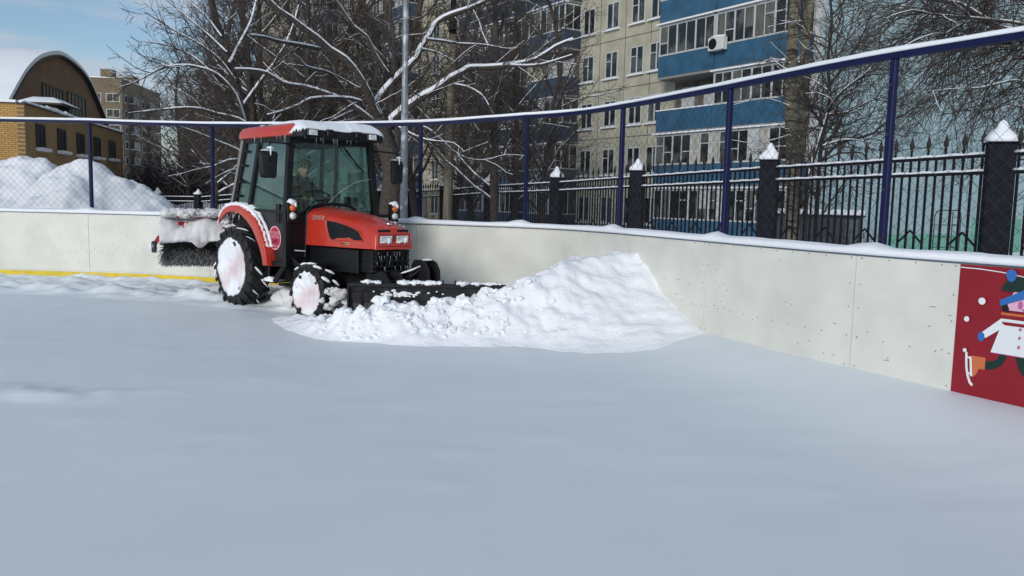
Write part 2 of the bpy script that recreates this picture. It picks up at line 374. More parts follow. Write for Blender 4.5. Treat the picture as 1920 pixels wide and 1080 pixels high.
for i in range(0, len(BP)):
    z = float(rail_z(i))
    for (o, dz) in ((-.03, 0), (.035, 0), (.035, .05), (-.03, .05)): p = osp(i, off + o, z + dz); vr.append(p)
    h = .036 + .010 * fbm(i * .13, 7, 0, 3)
    for (o, dz) in ((-.036, .048), (-.042, .066), (-.02, .052 + h), (.025, .052 + h), (.048, .066), (.042, .048)): p = osp(i, off + o, z + dz + .002); vsn.append(p)
n = len(BP)
rr.add(vr, [(i * 4 + j, i * 4 + (j + 1) % 4, i * 4 + 4 + (j + 1) % 4, i * 4 + 4 + j) for i in range(n - 1) for j in range(4)]).build('top_rail', M_BLUE, nf)
rs_.add(vsn, [(i * 6 + j, i * 6 + (j + 1) % 6, i * 6 + 6 + (j + 1) % 6, i * 6 + 6 + j) for i in range(n - 1) for j in range(6)]).build('rail_snow', M_SNOW, nf, smooth=True)
# chain link
segs = []; cell = .062; acc = [0]
for i in range(1, n): acc.append(acc[-1] + (BP[i] - BP[i - 1]).length)
xsn = np.array([p.x + nrm.x * off for p, nrm in zip(BP, BN)]); ysn = np.array([p.y + nrm.y * off for p, nrm in zip(BP, BN)])
s_lo = acc[12]; s_hi = acc[-1] - .2; cols = int((s_hi - s_lo) / cell); zb = 1.26
sc = s_lo + np.arange(cols + 1) * cell
cx, cy = np.interp(sc, acc, xsn), np.interp(sc, acc, ysn); ci = np.interp(sc, acc, np.arange(n)); ztop = np.array([float(rail_z(i)) for i in ci])
P0, P1 = [], []
for c in range(cols):
    k = 0
    while True:
        za = zb + k * cell; zc = za + cell
        if zc > min(ztop[c], ztop[c + 1]) + .01: break
        if (c + k) % 2 == 0: P0.append((cx[c], cy[c], za)); P1.append((cx[c + 1], cy[c + 1], zc))
        else: P0.append((cx[c], cy[c], zc)); P1.append((cx[c + 1], cy[c + 1], za))
        k += 1
def prisms(P0, P1, R0, R1, sides=3):
    P0, P1 = np.asarray(P0, float), np.asarray(P1, float); R0, R1 = np.asarray(R0, float), np.asarray(R1, float)
    d = P1 - P0; l = np.linalg.norm(d, axis=1, keepdims=True); l[l < 1e-9] = 1; d /= l
    ref = np.where(np.abs(d[:, 2:3]) > .9, [[1., 0, 0]], [[0, 0, 1.]]); a = np.cross(d, ref); a /= np.linalg.norm(a, axis=1, keepdims=True); b = np.cross(d, a)
    Vs = []
    for k in range(sides):
        t = 2 * math.pi * k / sides; o = a * math.cos(t) + b * math.sin(t); Vs.append(P0 + o * R0[:, None]); 
    for k in range(sides):
        t = 2 * math.pi * k / sides; o = a * math.cos(t) + b * math.sin(t); Vs.append(P1 + o * R1[:, None])
    n_ = len(P0); Vv = np.stack(Vs, 1).reshape(-1, 3); base = np.arange(n_)[:, None] * (2 * sides)
    Fq = np.concatenate([base + np.array([[k, (k + 1) % sides, sides + (k + 1) % sides, sides + k]]) for k in range(sides)])
    return Vv, Fq
Vn, Qn = prisms(P0, P1, np.full(len(P0), .0017), np.full(len(P0), .0017))
raw('netting', Vn, Qn, M_WIRE, nf)

# ------------------------------------------------------------------ mural on the boards
banner = thing('mural', 'red panel with a cartoon skating child in a white coat fixed to the rink boards', 'mural')
def flatm(n, c, r=.35): return mat(n, c, r, spec=.4)
mr, mw, mdk, mbl, mor, mpk = mat('mural_red', (.25, .008, .018), .35, var=.08, vscale=5, detail=9, spec=.4), flatm('mural_white', (.74, .77, .78)), flatm('mural_dark_green', (.008, .028, .020)), flatm('mural_blue', (.03, .14, .42)), flatm('mural_orange', (.56, .15, .05)), flatm('mural_pink', (.72, .42, .55))
mck, mkk = flatm('mural_cheek', (.50, .12, .30)), flatm('mural_black', (.010, .009, .012))
strip(iP, iP2, -.004, .0, .16, 1.188).build('background', mr, banner)
s0 = acc[iP]
def onb(u, v, lift):                                          # u metres along the mural, v height
    s = s0 + u; i = min(int(np.searchsorted(acc, s)) - 1, n - 2); t = (s - acc[i]) / (acc[i + 1] - acc[i]); q = BP[i].lerp(BP[i + 1], t); nr = BN[i].lerp(BN[i + 1], t)
    return (q.x - nr.x * lift, q.y - nr.y * lift, v)
lay = [0.0052]
def shp(name, poly, m, mapped=True):
    lay[0] += .0006; a = lay[0]
    if mapped: poly = [((u - .235) * .66 + .10, float(np.interp(v, [.2, .27, .60, .71, .895, .945, 1.02, 1.17, 1.25], [.23, .295, .565, .67, .82, .855, .93, 1.125, 1.188]))) for u, v in poly]
    pts = [onb(u, v, a) for u, v in poly]; MB().add(pts, [tuple(range(len(pts)))]).build(name, m, banner, fix=False)
def ell(cu, cv, ru, rv, a0=0, a1=360, n=28): return [(cu + ru * math.cos(R(a0 + (a1 - a0) * k / n)), cv + rv * math.sin(R(a0 + (a1 - a0) * k / n))) for k in range(n + (0 if a1 - a0 == 360 else 1))]
def band_(pts, w_):
    a, b = [], []
    for i, p in enumerate(pts):
        q0, q1 = pts[max(i - 1, 0)], pts[min(i + 1, len(pts) - 1)]; dx, dy = q1[0] - q0[0], q1[1] - q0[1]; l = math.hypot(dx, dy); nx, ny = -dy / l * w_ / 2, dx / l * w_ / 2
        a.append((p[0] + nx, p[1] + ny)); b.append((p[0] - nx, p[1] - ny))
    return a + b[::-1]
U = 1.0
shp('line', band_([(0.003, 1.165), (.15, 1.163), (.3, 1.152), (.5, 1.125), (.75, 1.075), (1.0, 1.0)], .007), mw, False)
shp('leg', band_([(.44, .475), (.50, .475), (.56, .495), (.61, .53), (.64, .60)], .075), mdk)
shp('leg', band_([(.80, .60), (.85, .50), (.95, .42), (1.05, .33)], .085), mdk)
shp('boot', [(.30, .54), (.45, .54), (.45, .43), (.385, .43), (.365, .38), (.335, .35), (.30, .35)], mor)
shp('boot', [(1.0, .38), (1.11, .38), (1.14, .28), (1.14, .22), (1.0, .22)], mor)
shp('skate_blade', band_([(.235, .565), (.24, .50), (.25, .42), (.27, .35), (.30, .29), (.33, .27)], .026), mw)
shp('skate_blade', band_([(.285, .53), (.295, .45), (.31, .35)], .024), mw)
shp('skate_strut', band_([(.245, .52), (.285, .515)], .018), mw); shp('skate_strut', band_([(.262, .375), (.305, .372)], .018), mw)
shp('skate_blade', band_([(.96, .19), (1.05, .185), (1.16, .19), (1.2, .22)], .024), mw)
shp('coat', [(.585, .895), (1.05, .895), (1.10, .60), (.50, .60), (.575, .79), (.43, .70), (.385, .745)], mw)
shp('coat_hem', [(.50, .600), (1.10, .600), (1.10, .594), (.50, .594)], mck)
shp('mitten', ell(.385, .71, .037, .04), mbl)
shp('scarf', [(.58, .935), (.92, .935), (.92, .90), (.58, .90)], mr); shp('scarf', [(.58, .955), (.90, .955), (.90, .935), (.58, .935)], mor)
shp('scarf', [(.60, .868), (.94, .868), (.93, .84), (.63, .84), (.60, .855)], mr); 
shp('hair', [(.60, 1.04), (.585, .985), (.60, .965), (.67, .965), (.68, 1.04)], mkk)
shp('face', [(.66, .98), (.665, 1.04)] + ell(.80, 1.03, .135, .09, 150, 30) + [(.94, 1.03), (.94, .975), (.665, .975)], mpk)
shp('fringe', [(.60, 1.0), (.66, 1.03), (.72, 1.04), (.80, 1.06), (.90, 1.10), (.96, 1.14), (.96, 1.08), (.70, 1.07)], mkk)
shp('ear', ell(.668, 1.02, .024, .028), mpk)
shp('cheek', ell(.775, 1.017, .024, .026), mck); shp('eye', ell(.785, 1.062, .010, .012), mkk); shp('eye', ell(.875, 1.066, .010, .012), mkk)
shp('smile', band_(ell(.83, 1.0, .03, .018, 200, 340, 10), .007), mkk)
shp('cap', ell(.76, 1.09, .19, .085, 0, 180) , mdk)
shp('cap_band', [(.555, 1.035), (.57, 1.0), (.96, 1.085), (.95, 1.145)], mbl)
shp('pompom', ell(.66, 1.19, .055, .048), mbl)
for v in (.82, .745, .67): shp('button', ell(.80, v, .013, .014), mck)
for (u, v, r_) in [(.19, .93, .026), (.09, .785, .020), (.095, .55, .015), (1.35, .9, .024), (1.5, .6, .02), (1.7, .85, .02), (1.6, 1.05, .018), (.22, .20, .012), (1.3, .35, .014)]: shp('snowflake_dot', ell(u, v, r_, r_), mw, False)

# ------------------------------------------------------------------ iron fence with pillars behind the rink
def fence_bay(root, A, B, za, zb_, zt, n_pick, spear=True):   # A,B: 2D centres of pillars, zt: top-rail height per end
    A, B = Vector(A), Vector(B); d = (B - A).normalized(); A2 = A + d * .2; B2 = B - d * .2; ang = math.atan2(d.y, d.x); rot = Matrix.Rotation(ang, 3, 'Z')
    mb, sn, spz = MB(), MB(), MB()
    def pt(t, h): q = A2.lerp(B2, t); return Vector((q.x, q.y, za + (zb_ - za) * t + h))
    for h in (2.37, 2.13, .35): 
        mb.beam(pt(0, h), pt(1, h), .04, .045)
        if h > 1: sn.tube([pt(t, h + .034 + .007 * math.sin(t * 60)) for t in np.linspace(0, 1, 40)], .024, 6)
    for k in range(n_pick):
        t = (k + .5) / n_pick
        mb.box(pt(t, 1.17), (.028, .028, 2.35), rot)
        if k % 2 == 0:
            mb.box(pt(t, 2.44), (.024, .024, .14), rot)
            spz.lathe([(0, .001), (.0, .022), (.012, .024), (.02, .016), (.06, .034), (.10, .036), (.2, .012), (.24, .001)], 8, pt(t, 2.50), (0, 0, 1))
    for k in range(0, n_pick - 3, 3):
        t0, t1, t2 = (k + .5) / n_pick, (k + 2) / n_pick, (k + 3.5) / n_pick
        if k % 6 == 0: mb.beam(pt(t0, 1.08), pt(t1, 1.28), .02, .025); mb.beam(pt(t1, 1.28), pt(t2, 1.08), .02, .025)
    pn = mb.build('fence_panel', M_BLK, root)
    sn.build('rail_snow', M_SNOW, pn, smooth=True)
    if spear: spz.build('spear_tips', M_BRONZE, pn, smooth=True)
def pillar(root, X, Y, ztop, sd_):
    ang = math.atan2(-1.9, 4.6) + math.pi / 2; rot = Matrix.Rotation(-.38, 3, 'Z')
    mb = MB().box((X, Y, ztop / 2 - .35), (.34, .34, ztop + .7), rot).box((X, Y, ztop + .012), (.40, .40, .028), rot)
    p = mb.build('pillar', M_PILL, root, bevel=.012)
    vs = []; rings = [(.0, .2), (.07, .19), (.14, .145), (.20, .085), (.26, .06), (.30, .03), (.315, .004)]; n_ = 14
    for z, r_ in rings:
        for k in range(n_):
            t = 2 * math.pi * k / n_; sq = 1 / max(abs(math.cos(t)), abs(math.sin(t))) if z < .1 else 1; sq = min(sq, 1.28)
            rr_ = r_ * sq * (1 + .16 * noise.noise(Vector((math.cos(t), math.sin(t), z * 7 + sd_ * 5)))); q = rot @ Vector((rr_ * math.cos(t), rr_ * math.sin(t), 0))
            vs.append((X + q.x, Y + q.y, ztop + .024 + z * (1 + .1 * math.sin(sd_ * 3))))
    MB().add(vs, [(i * n_ + k, i * n_ + (k + 1) % n_, (i + 1) * n_ + (k + 1) % n_, (i + 1) * n_ + k) for i in range(len(rings) - 1) for k in range(n_)] + [tuple(range(n_))]).build('snow_cap', M_SNOW, p, smooth=True)
iron = thing('iron_fence', 'black iron picket fence with spear tips and square snow-capped pillars beyond the boards', 'fence')
PX = [(1878, 270, 11.4), (1444, 302, 16.0), (1196, 321.5, 20.5), (1044, 334, 25.0), (919, 342, 29.7), (834, 350, 34.2), (767, 355, 38.8)]
pil = [at(*p) for p in PX]; d_ = pil[0] - pil[1]; pil = [pil[0] + Vector((d_.x, d_.y, 0))] + pil
e_ = pil[-1] - pil[-2]; 
for k in range(1, 3): pil.append(pil[-1] + e_)
for k, p in enumerate(pil): pillar(iron, p.x, p.y, p.z, k + 1)
for a, b in zip(pil[:-1], pil[1:]): fence_bay(iron, (a.x, a.y), (b.x, b.y), a.z - 2.52, b.z - 2.52, 0, 29)
far = thing('iron_fence', 'low distant black picket fence behind the snow heaps, left of the tractor', 'fence')
q0, q1 = at(296, 366, 44), at(372, 367, 43); q2 = at(452, 362, 42); q3 = at(520, 362, 42)
for a, b in ((q0, q1), (q1, q2), (q2, q3)):
    fence_bay(far, (a.x, a.y), (b.x, b.y), a.z - 2.45, b.z - 2.45, 0, 22); 
for k, q in enumerate((q0, q1, q2, q3)): pillar(far, q.x, q.y, q.z + .05, k + 11)
# ------------------------------------------------------------------ tractor (local axes: X forward, Y left, Z up, origin under the rear axle)
T_RED = mat('tractor_red', (.54, .034, .016), .34, var=.06, col2=(.50, .085, .06), vscale=4, lo=.5, hi=.9, detail=9, spec=.5, coat=.4)
T_BLK = mat('tractor_black', (.005, .005, .006), .42, var=.3, vscale=8, spec=.3)
T_PLA = mat('black_plastic', (.009, .009, .010), .6, spec=.3, var=.3, vscale=14, bump=.1, bscale=40)
T_GRY = mat('grey_weatherstrip', (.20, .20, .20), .5)
T_TYR = mat('tyre_rubber', (.006, .006, .0065), .6, bump=.3, bscale=30, var=.4, vscale=10)
T_LENS = mat('lamp_lens', (.62, .64, .64), .15, var=.3, vscale=30, spec=.8)
T_CHR = mat('reflector', (.85, .86, .88), .12, metal=1)
T_ORG = mat('amber_lens', (.60, .13, .03), .25)
T_PINK = mat('snow_on_red_wheel', (.84, .86, .89), .75, bump=.8, bscale=14, col2=(.66, .46, .47), vscale=2.2, lo=.47, hi=.70)
T_ICE = mat('ice', (.34, .38, .40), .15, spec=.6)
T_STK = mat('sticker_crimson', (.42, .012, .05), .4)
T_SPK = mat('sticker_pink', (.80, .42, .48), .5)
T_SIL = mat('silver_decal', (.62, .55, .50), .35, metal=.4)
T_BEI = mat('beige_plate', (.55, .42, .22), .5)
T_SEAT = mat('seat_vinyl', (.025, .027, .028), .6)
T_MET = mat('dull_metal', (.10, .10, .11), .4, metal=.8)
def glass(name, tint, a):
    M = bpy.data.materials.new(name); M.use_nodes = True; t = M.node_tree; t.nodes.clear()
    o = nn(t, 'ShaderNodeOutputMaterial'); tr = nn(t, 'ShaderNodeBsdfTransparent'); gl = nn(t, 'ShaderNodeBsdfGlossy'); mx_ = nn(t, 'ShaderNodeMixShader')
    tr.inputs[0].default_value = (*tint, 1); gl.inputs['Roughness'].default_value = .03; gl.inputs[0].default_value = (.9, .95, .95, 1)
    fr = nn(t, 'ShaderNodeFresnel'); fr.inputs[0].default_value = 1.5; md = nn(t, 'ShaderNodeMath', operation='MULTIPLY'); md.inputs[1].default_value = a
    t.links.new(fr.outputs[0], md.inputs[0]); t.links.new(md.outputs[0], mx_.inputs[0]); t.links.new(tr.outputs[0], mx_.inputs[1]); t.links.new(gl.outputs[0], mx_.inputs[2]); t.links.new(mx_.outputs[0], o.inputs[0])
    return M
T_GLS = glass('green_tinted_glass', (.80, .88, .85), .8)

T_MIST = glass('misted_green_glass', (.75, .86, .82), .8); t = T_MIST.node_tree
o_ = [n_ for n_ in t.nodes if n_.type == 'OUTPUT_MATERIAL'][0]; src = o_.inputs[0].links[0].from_socket; m2 = nn(t, 'ShaderNodeMixShader'); tl = nn(t, 'ShaderNodeBsdfTranslucent'); tl.inputs[0].default_value = (.45, .62, .56, 1)
nz_ = nn(t, 'ShaderNodeTexNoise'); nz_.inputs['Scale'].default_value = 3; rg_ = nn(t, 'ShaderNodeMapRange'); rg_.inputs['From Min'].default_value = .35; rg_.inputs['From Max'].default_value = .65; rg_.inputs['To Min'].default_value = .12; rg_.inputs['To Max'].default_value = .34
t.links.new(nz_.outputs['Fac'], rg_.inputs['Value']); t.links.new(rg_.outputs[0], m2.inputs[0]); t.links.new(src, m2.inputs[1]); t.links.new(tl.outputs[0], m2.inputs[2]); t.links.new(m2.outputs[0], o_.inputs[0])
TO = Vector((-3.44980831, 12.12579945, -.02)); TA = R(-45)
tr = thing('tractor', 'red compact tractor with black glazed cab, front plough blade and rear brush', 'tractor', TO, TA)
# --- wheels
def wheel(name, c, rad, wid, rim_r, nl, steer=0, snow_r=.4, lugh=.035, seed=0, sgn=-1, snowy=1):
    w_ = bpy.data.objects.new(name, None); C.objects.link(w_); w_.parent = tr; w_.location = c; w_.rotation_euler = (0, 0, steer)
    h = wid / 2; r0 = rad - lugh
    prof = [(-h * .86, rim_r), (-h * .98, rim_r + .05), (-h, r0 - .10), (-h * .93, r0 - .03), (-h * .8, r0), (0, r0 + .008), (h * .8, r0), (h * .93, r0 - .03), (h, r0 - .10), (h * .98, rim_r + .05), (h * .86, rim_r)]
    ty = MB().lathe(prof, 56, (0, 0, 0), (0, 1, 0))
    for k in range(nl):
        for s_ in (-1, 1):
            a0 = 2 * math.pi * (k + (.5 if s_ > 0 else 0)) / nl; pts = []
            for u in np.linspace(0, 1, 5):
                y = s_ * (h * 1.0 - u * h * .98); a = a0 + u * .62 * (2 * math.pi / nl) * 1.25; rr_ = r0 + (lugh if u > .12 else lugh * .6)
                pts.append((y, a, rr_))
            tw = .016 / rad * 1.35
            vs = []
            for (y, a, rr_) in pts:
                for (da, r_) in ((-tw * 1.5, r0 - .03), (-tw, rr_), (tw, rr_), (tw * 1.5, r0 - .03)): vs.append((math.sin(a + da) * r_, y, math.cos(a + da) * r_))
            ty.add(vs, [(i * 4 + j, i * 4 + (j + 1) % 4, i * 4 + 4 + (j + 1) % 4, i * 4 + 4 + j) for i in range(4) for j in range(4)] + [(0, 1, 2, 3), (16, 19, 18, 17)])
            # sidewall end of lug
            y = s_ * h; vs = []
            for (rr_, yy) in ((r0 - .13, y * .985), (r0 - .02, y * 1.06), (rad - .006, y * .99)):
                for da in (-tw, tw): vs.append((math.sin(a0 + da) * rr_, yy, math.cos(a0 + da) * rr_))
            vs2 = [(x_, y_ * .86, z_) for x_, y_, z_ in vs]
            ty.add(vs + vs2, [(0, 1, 3, 2), (2, 3, 5, 4), (0, 2, 8, 6), (2, 4, 10, 8), (1, 7, 9, 3), (3, 9, 11, 5), (4, 5, 11, 10)])
    ty.build('tyre', T_TYR, w_)
    # rim packed with snow
    MB().lathe([(-h * .55, .001), (-h * .55, rim_r + .01), (h * .55, rim_r + .01), (h * .55, .001)], 32, (0, 0, 0)).build('rim', T_RED, w_)
    rnd = random.Random(seed)
    for s_ in ((-1, 1) if snowy else ()):
        n_ = 72; vs = [(0, s_ * (h * .72), 0)]
        rings = [(.25, .76), (.5, .86), (.75, .97), (.88, 1.05), (1.0, 1.06), (1.0, .8)]
        jag = [1 + .035 * noise.noise(Vector((math.cos(2 * math.pi * k / n_) * 4, math.sin(2 * math.pi * k / n_) * 4, seed))) + rnd.uniform(-.03, .06) * (1 if rnd.random() < .6 else .2) for k in range(n_)]
        for (f, yy) in rings:
            for k in range(n_):
                t = 2 * math.pi * k / n_; r_ = snow_r * f * (jag[k] if f > .8 else 1)
                bump_ = .028 * noise.noise(Vector((math.cos(t) * f * 3, math.sin(t) * f * 3, seed + 5)))
                vs.append((math.cos(t) * r_, s_ * (h * yy + bump_ + (.006 if f >= .9 and yy > .9 else 0)), math.sin(t) * r_))
        fs = [(0, 1 + k, 1 + (k + 1) % n_) for k in range(n_)] + [(1 + i * n_ + k, 1 + (i + 1) * n_ + k, 1 + (i + 1) * n_ + (k + 1) % n_, 1 + i * n_ + (k + 1) % n_) for i in range(len(rings) - 1) for k in range(n_)]
        MB().add(vs, fs).build('packed_snow', T_PINK, w_, smooth=True)
    return w_
def lug_snow(w_, rad, wid, lst, seed):
    mb = MB(); rnd = random.Random(seed)
    for (ang, y0, y1, r_) in lst:
        a = R(ang); pts = []; nseg = 4
        for k in range(nseg + 1):
            t = k / nseg; aa = a + t * .22 * (1 if y1 > y0 else 1); y = y0 + (y1 - y0) * t; rr_ = rad - .008 - .006 * abs(t - .5)
            pts.append((math.sin(aa) * rr_, y, math.cos(aa) * rr_))
        mb.tube(pts, [r_ * .5, r_ * (1 + rnd.uniform(-.2, .3)), r_ * 1.1, r_ * (1 + rnd.uniform(-.3, .2)), r_ * .5], 6)
    tag(mb.build('lug_snow', M_SNOW, w_, smooth=True), kind='stuff')
rw = wheel('rear_wheel', (0, -.63, .585), .585, .33, .30, 19, snow_r=.405, seed=3)
lug_snow(rw, .585, .33, [(12, -.14, -.02, .011), (38, -.12, .0, .012), (62, .02, .12, .012), (86, -.10, .02, .016), (104, .0, .12, .016), (118, -.12, .02, .013), (-96, -.16, -.10, .02), (-108, -.16, -.12, .016), (140, .02, .12, .012)], 1)
wheel('rear_wheel', (0, .63, .585), .585, .33, .30, 19, snow_r=.405, seed=4)
FW = [(20, -.12, -.04, .016), (35, .0, .10, .018), (52, -.12, -.02, .02), (60, .03, .11, .017), (75, -.08, .04, .021), (92, -.02, .1, .02), (105, -.12, -.04, .02), (116, .02, .1, .018), (0, -.12, -.03, .013), (-20, -.12, -.07, .013), (128, -.10, .0, .018), (-42, -.12, -.06, .012)]
fw = wheel('front_wheel', (1.83, -.56, .37), .385, .25, .19, 15, steer=R(5), snow_r=.275, lugh=.034, seed=6); lug_snow(fw, .40, .25, FW, 2)
fw = wheel('front_wheel', (1.83, .56, .375), .40, .25, .19, 15, steer=R(5), snow_r=.275, lugh=.034, seed=7); lug_snow(fw, .40, .25, FW, 3)
# --- chassis
b = MB().bx(-.35, 1.5, -.2, .2, .38, .78).bx(1.4, 2.75, -.17, .17, .45, .78).bx(-.12, .12, -.5, .5, .46, .72).bx(1.75, 1.92, -.46, .46, .30, .44).bx(1.2, 1.5, -.34, .34, .4, .68)
b.tube([(1.83, -.46, .37), (1.83, .46, .37)], .06, 10)
b.tube([(1.0, -.24, .45), (1.5, -.28, .40), (1.8, -.25, .55)], .03, 8)
b.build('chassis', T_PLA, tr, bevel=.02)
MB().blob((.85, -.2, .18), .26, 5, 3, (1.4, 1, .8), .5).blob((1.2, .1, .10), .28, 8, 3, (1.5, 1.2, .6), .5).build('packed_snow_under_chassis', M_OLD, tr, smooth=True)
# --- bonnet
def loft(stations, sect, close=True):
    vs = []; k = None
    for st in stations:
        pts = sect(*st); k = len(pts); vs += pts
    fs = [(i * k + j, (i + 1) * k + j, (i + 1) * k + j + 1, i * k + j + 1) for i in range(len(stations) - 1) for j in range(k - 1)]
    return vs, fs, k
def bon(x, hw, zt, zs, zb, fl=0.0):                           # half width, crown height, shoulder height, bottom
    half = [(-hw - .012, zb), (-hw - .008, zb + .05), (-hw, (zb + zs) / 2 - .02), (-hw + .012, zs - .05), (-hw + .035, zs - .012), (-hw + .075, zs + .012), (-hw * .62, zs + (zt - zs) * .55), (-hw * .3, zs + (zt - zs) * .9), (0, zt)]
    pts = half + [(-y, z) for y, z in half[:-1]][::-1]
    return [(x, y - .02, z) for y, z in pts]
ST = [(1.44, .355, 1.475, 1.415, .975), (1.56, .35, 1.468, 1.405, .972), (1.85, .34, 1.445, 1.385, .978), (2.15, .33, 1.42, 1.355, .98), (2.40, .32, 1.385, 1.315, .982), (2.60, .308, 1.345, 1.275, .984), (2.74, .298, 1.308, 1.245, .986), (2.83, .290, 1.278, 1.222, .988), (2.872, .283, 1.25, 1.200, .990)]
vs, fs, k = loft(ST, bon)
nose = [(2.885, .279, 1.215, 1.17, .99), (2.893, .277, 1.20, 1.155, .992)]
n0 = (len(ST) - 1) * k
# front closing face, slightly raked
face = []
for (y, z) in [(p[1], p[2]) for p in vs[n0:n0 + k]]:
    face.append((2.872 + (1.25 - z) * .10 + .02, (y + .02) * .95 - .02, z - .008))
m0 = len(vs); vs += face
fs += [(n0 + j, m0 + j, m0 + j + 1, n0 + j + 1) for j in range(k - 1)]; fs += [tuple(range(m0, m0 + k))]
fs += [(j, ) for j in ()]
bonnet = MB().add(vs, fs).build('bonnet', T_RED, tr, smooth=True, bevel=.008, seg=2)
md_ = bonnet.modifiers['bevel']; md_.angle_limit = R(40)
bonnet.data.polygons.foreach_set('use_smooth', [True] * len(bonnet.data.polygons))
for s_ in (-1, 1):
    yy = -.02 + s_ * .345
    poly = [(1.90, 1.315), (2.13, 1.30), (2.34, 1.268), (2.50, 1.232), (2.61, 1.195), (2.665, 1.13), (2.685, 1.082), (2.30, 1.064), (2.05, 1.060), (1.99, 1.085), (1.94, 1.18)]
    vs_ = []
    for off_ in (0, .022):
        for (x, z) in poly:
            hwx = np.interp(x, [s[0] for s in ST], [s[1] for s in ST]); vs_.append((x, -.02 + s_ * (hwx + .006 - off_), z))
    n_ = len(poly); g = MB().add(vs_, [tuple(range(n_)), tuple(range(n_, 2 * n_))] + [(i, (i + 1) % n_, n_ + (i + 1) % n_, n_ + i) for i in range(n_)])
    g.build('side_grille', T_BLK, bonnet)
    rim = MB(); rp = []
    for i in range(n_ + 1):
        x, z = poly[i % n_]; hwx = np.interp(x, [s[0] for s in ST], [s[1] for s in ST]); rp.append((x, -.02 + s_ * (hwx + .004), z))
    rim.tube(rp, .010, 6, cap=False).build('grille_rim', T_RED, bonnet, smooth=True)
sideM = lambda x, z, y=-.372: Matrix.Translation((x, y, z)) @ Matrix.Rotation(R(90), 4, 'X')
text('model_decal', 'DK4510', .085, T_SIL, bonnet, sideM(1.72, 1.335, -.368), shear=.4)
MB().bx(2.18, 2.42, -.352, -.3495, 1.018, 1.046).build('plate', T_BEI, bonnet)
MB().bx(2.205, 2.235, -.3545, -.351, 1.024, 1.041).bx(2.25, 2.40, -.3545, -.351, 1.024, 1.030).bx(2.25, 2.40, -.3545, -.351, 1.034, 1.040).build('plate_print', T_BLK, bonnet)
# nose details
def nf_(y0, y1, z0, z1, t0, t1, mb=None):                    # box on the raked nose
    mb = mb or MB(); zc = (z0 + z1) / 2; x = 2.892 + (1.25 - zc) * .10; return mb.box((x + (t0 + t1) / 2, (y0 + y1) / 2, zc), (t1 - t0, y1 - y0, z1 - z0), Matrix.Rotation(R(5.7), 3, 'Y'))
def ring(y0, y1, z0, z1, w_, t0, t1, mb):
    nf_(y0, y1, z1 - w_, z1, t0, t1, mb); nf_(y0, y1, z0, z0 + w_, t0, t1, mb); nf_(y0, y0 + w_, z0, z1, t0, t1, mb); nf_(y1 - w_, y1, z0, z1, t0, t1, mb)
for y0, y1 in ((-.25, -.07), (.035, .205)): nf_(y0, y1, 1.195, 1.225, -.005, .004).build('air_slot', T_BLK, bonnet)
nf_(-.262, .222, 1.035, 1.168, -.01, .003).build('lamp_recess', mat('deep_red', (.28, .02, .012), .4), bonnet)
for y0, y1 in ((-.235, -.055), (.015, .195)):
    l_ = nf_(y0, y1, 1.055, 1.15, -.004, .016).build('headlight', T_LENS, bonnet, bevel=.012, seg=2)
    MB().lathe([(0, .001), (0, .035), (-.008, .04)], 16, (2.922, (y0 + y1) / 2 - .02, 1.10), (1, 0, 0)).build('reflector', T_CHR, l_)
    MB().blob((2.925, y1 - .045, 1.09), .03, y0 * 9, 2, (.35, 1, 1.1), .7).blob((2.925, y0 + .05, 1.072), .022, y0 * 5, 2, (.35, 1.5, .6), .7).build('snow', M_SNOW, l_, smooth=True)
bar = MB(); ring(-.275, .235, 1.02, 1.18, .016, -.004, .014, bar); bar.build('nose_moulding', T_RED, bonnet, bevel=.005)
em = MB().lathe([(.0, .001), (.004, .022), (.0, .038), (-.01, .038)], 20, (2.80, -.02, 1.303), (.25, 0, 1)).build('emblem', T_CHR, bonnet, smooth=True)
random.seed(5); mb = MB()
for i in range(26): mb.blob((random.uniform(2.55, 2.8), random.uniform(-.1, .25), 0), random.uniform(.008, .02), i, 1, (1, 1, .25), .5)
mb.v = [(x, y, z + float(np.interp(x, [s[0] for s in ST], [s[2] for s in ST])) - .006 - abs(y + .02) * .12) for x, y, z in mb.v]; mb.build('snow_crumbs', M_SNOW, bonnet, smooth=True)
MB().blob((2.82, .19, 1.215), .03, 3, 2, (1.6, 1.8, .5), .6).build('snow', M_SNOW, bonnet, smooth=True)
# --- lower engine panels and front grille
lo = MB().bx(1.46, 2.60, -.345, .305, .66, .965).build('engine_side_panel', T_BLK, tr, bevel=.02, seg=2)
vent = MB()
for i in range(3):
    x = 2.06 + i * .15; vent.prism([(x, .90), (x + .10, .90), (x + .14, .74), (x + .07, .74)], 'xz', -.352, -.33)
vent.build('side_vent', T_PLA, tr, bevel=.006)
MB().bx(2.0, 2.56, -.357, -.346, .905, .925).bx(2.0, 2.02, -.357, -.346, .72, .925).build('vent_frame', T_GRY if False else T_PLA, tr)
gr = MB().bx(2.58, 2.84, -.30, .26, .68, .965).build('front_grille', T_BLK, tr, bevel=.03, seg=2)
g = MB()
for z in (.955, .90, .835, .77, .71): g.tube([(2.70, -.325, z), (2.84, -.30, z), (2.875, -.2, z), (2.885, -.02, z), (2.875, .16, z), (2.84, .26, z), (2.70, .285, z)], .014, 6)
for y in np.linspace(-.26, .22, 7): g.bx(2.865, 2.882, y - .01, y + .01, .71, .955)
g.build('grille_bars', T_PLA, gr, smooth=True)
ic = MB(); random.seed(3)
for i in range(20):
    y = random.uniform(-.28, .24); z = random.choice([.95, .90, .83, .77]); l = random.uniform(.02, .07); ic.tube([(2.90, y, z), (2.90, y, z - l)], [.0035, .0008], 5)
tag(ic.build('icicles', T_ICE, gr), kind='stuff')
MB().bx(2.45, 2.52, -.352, -.346, .70, .725).build('reflex_reflector', T_LENS, tr)
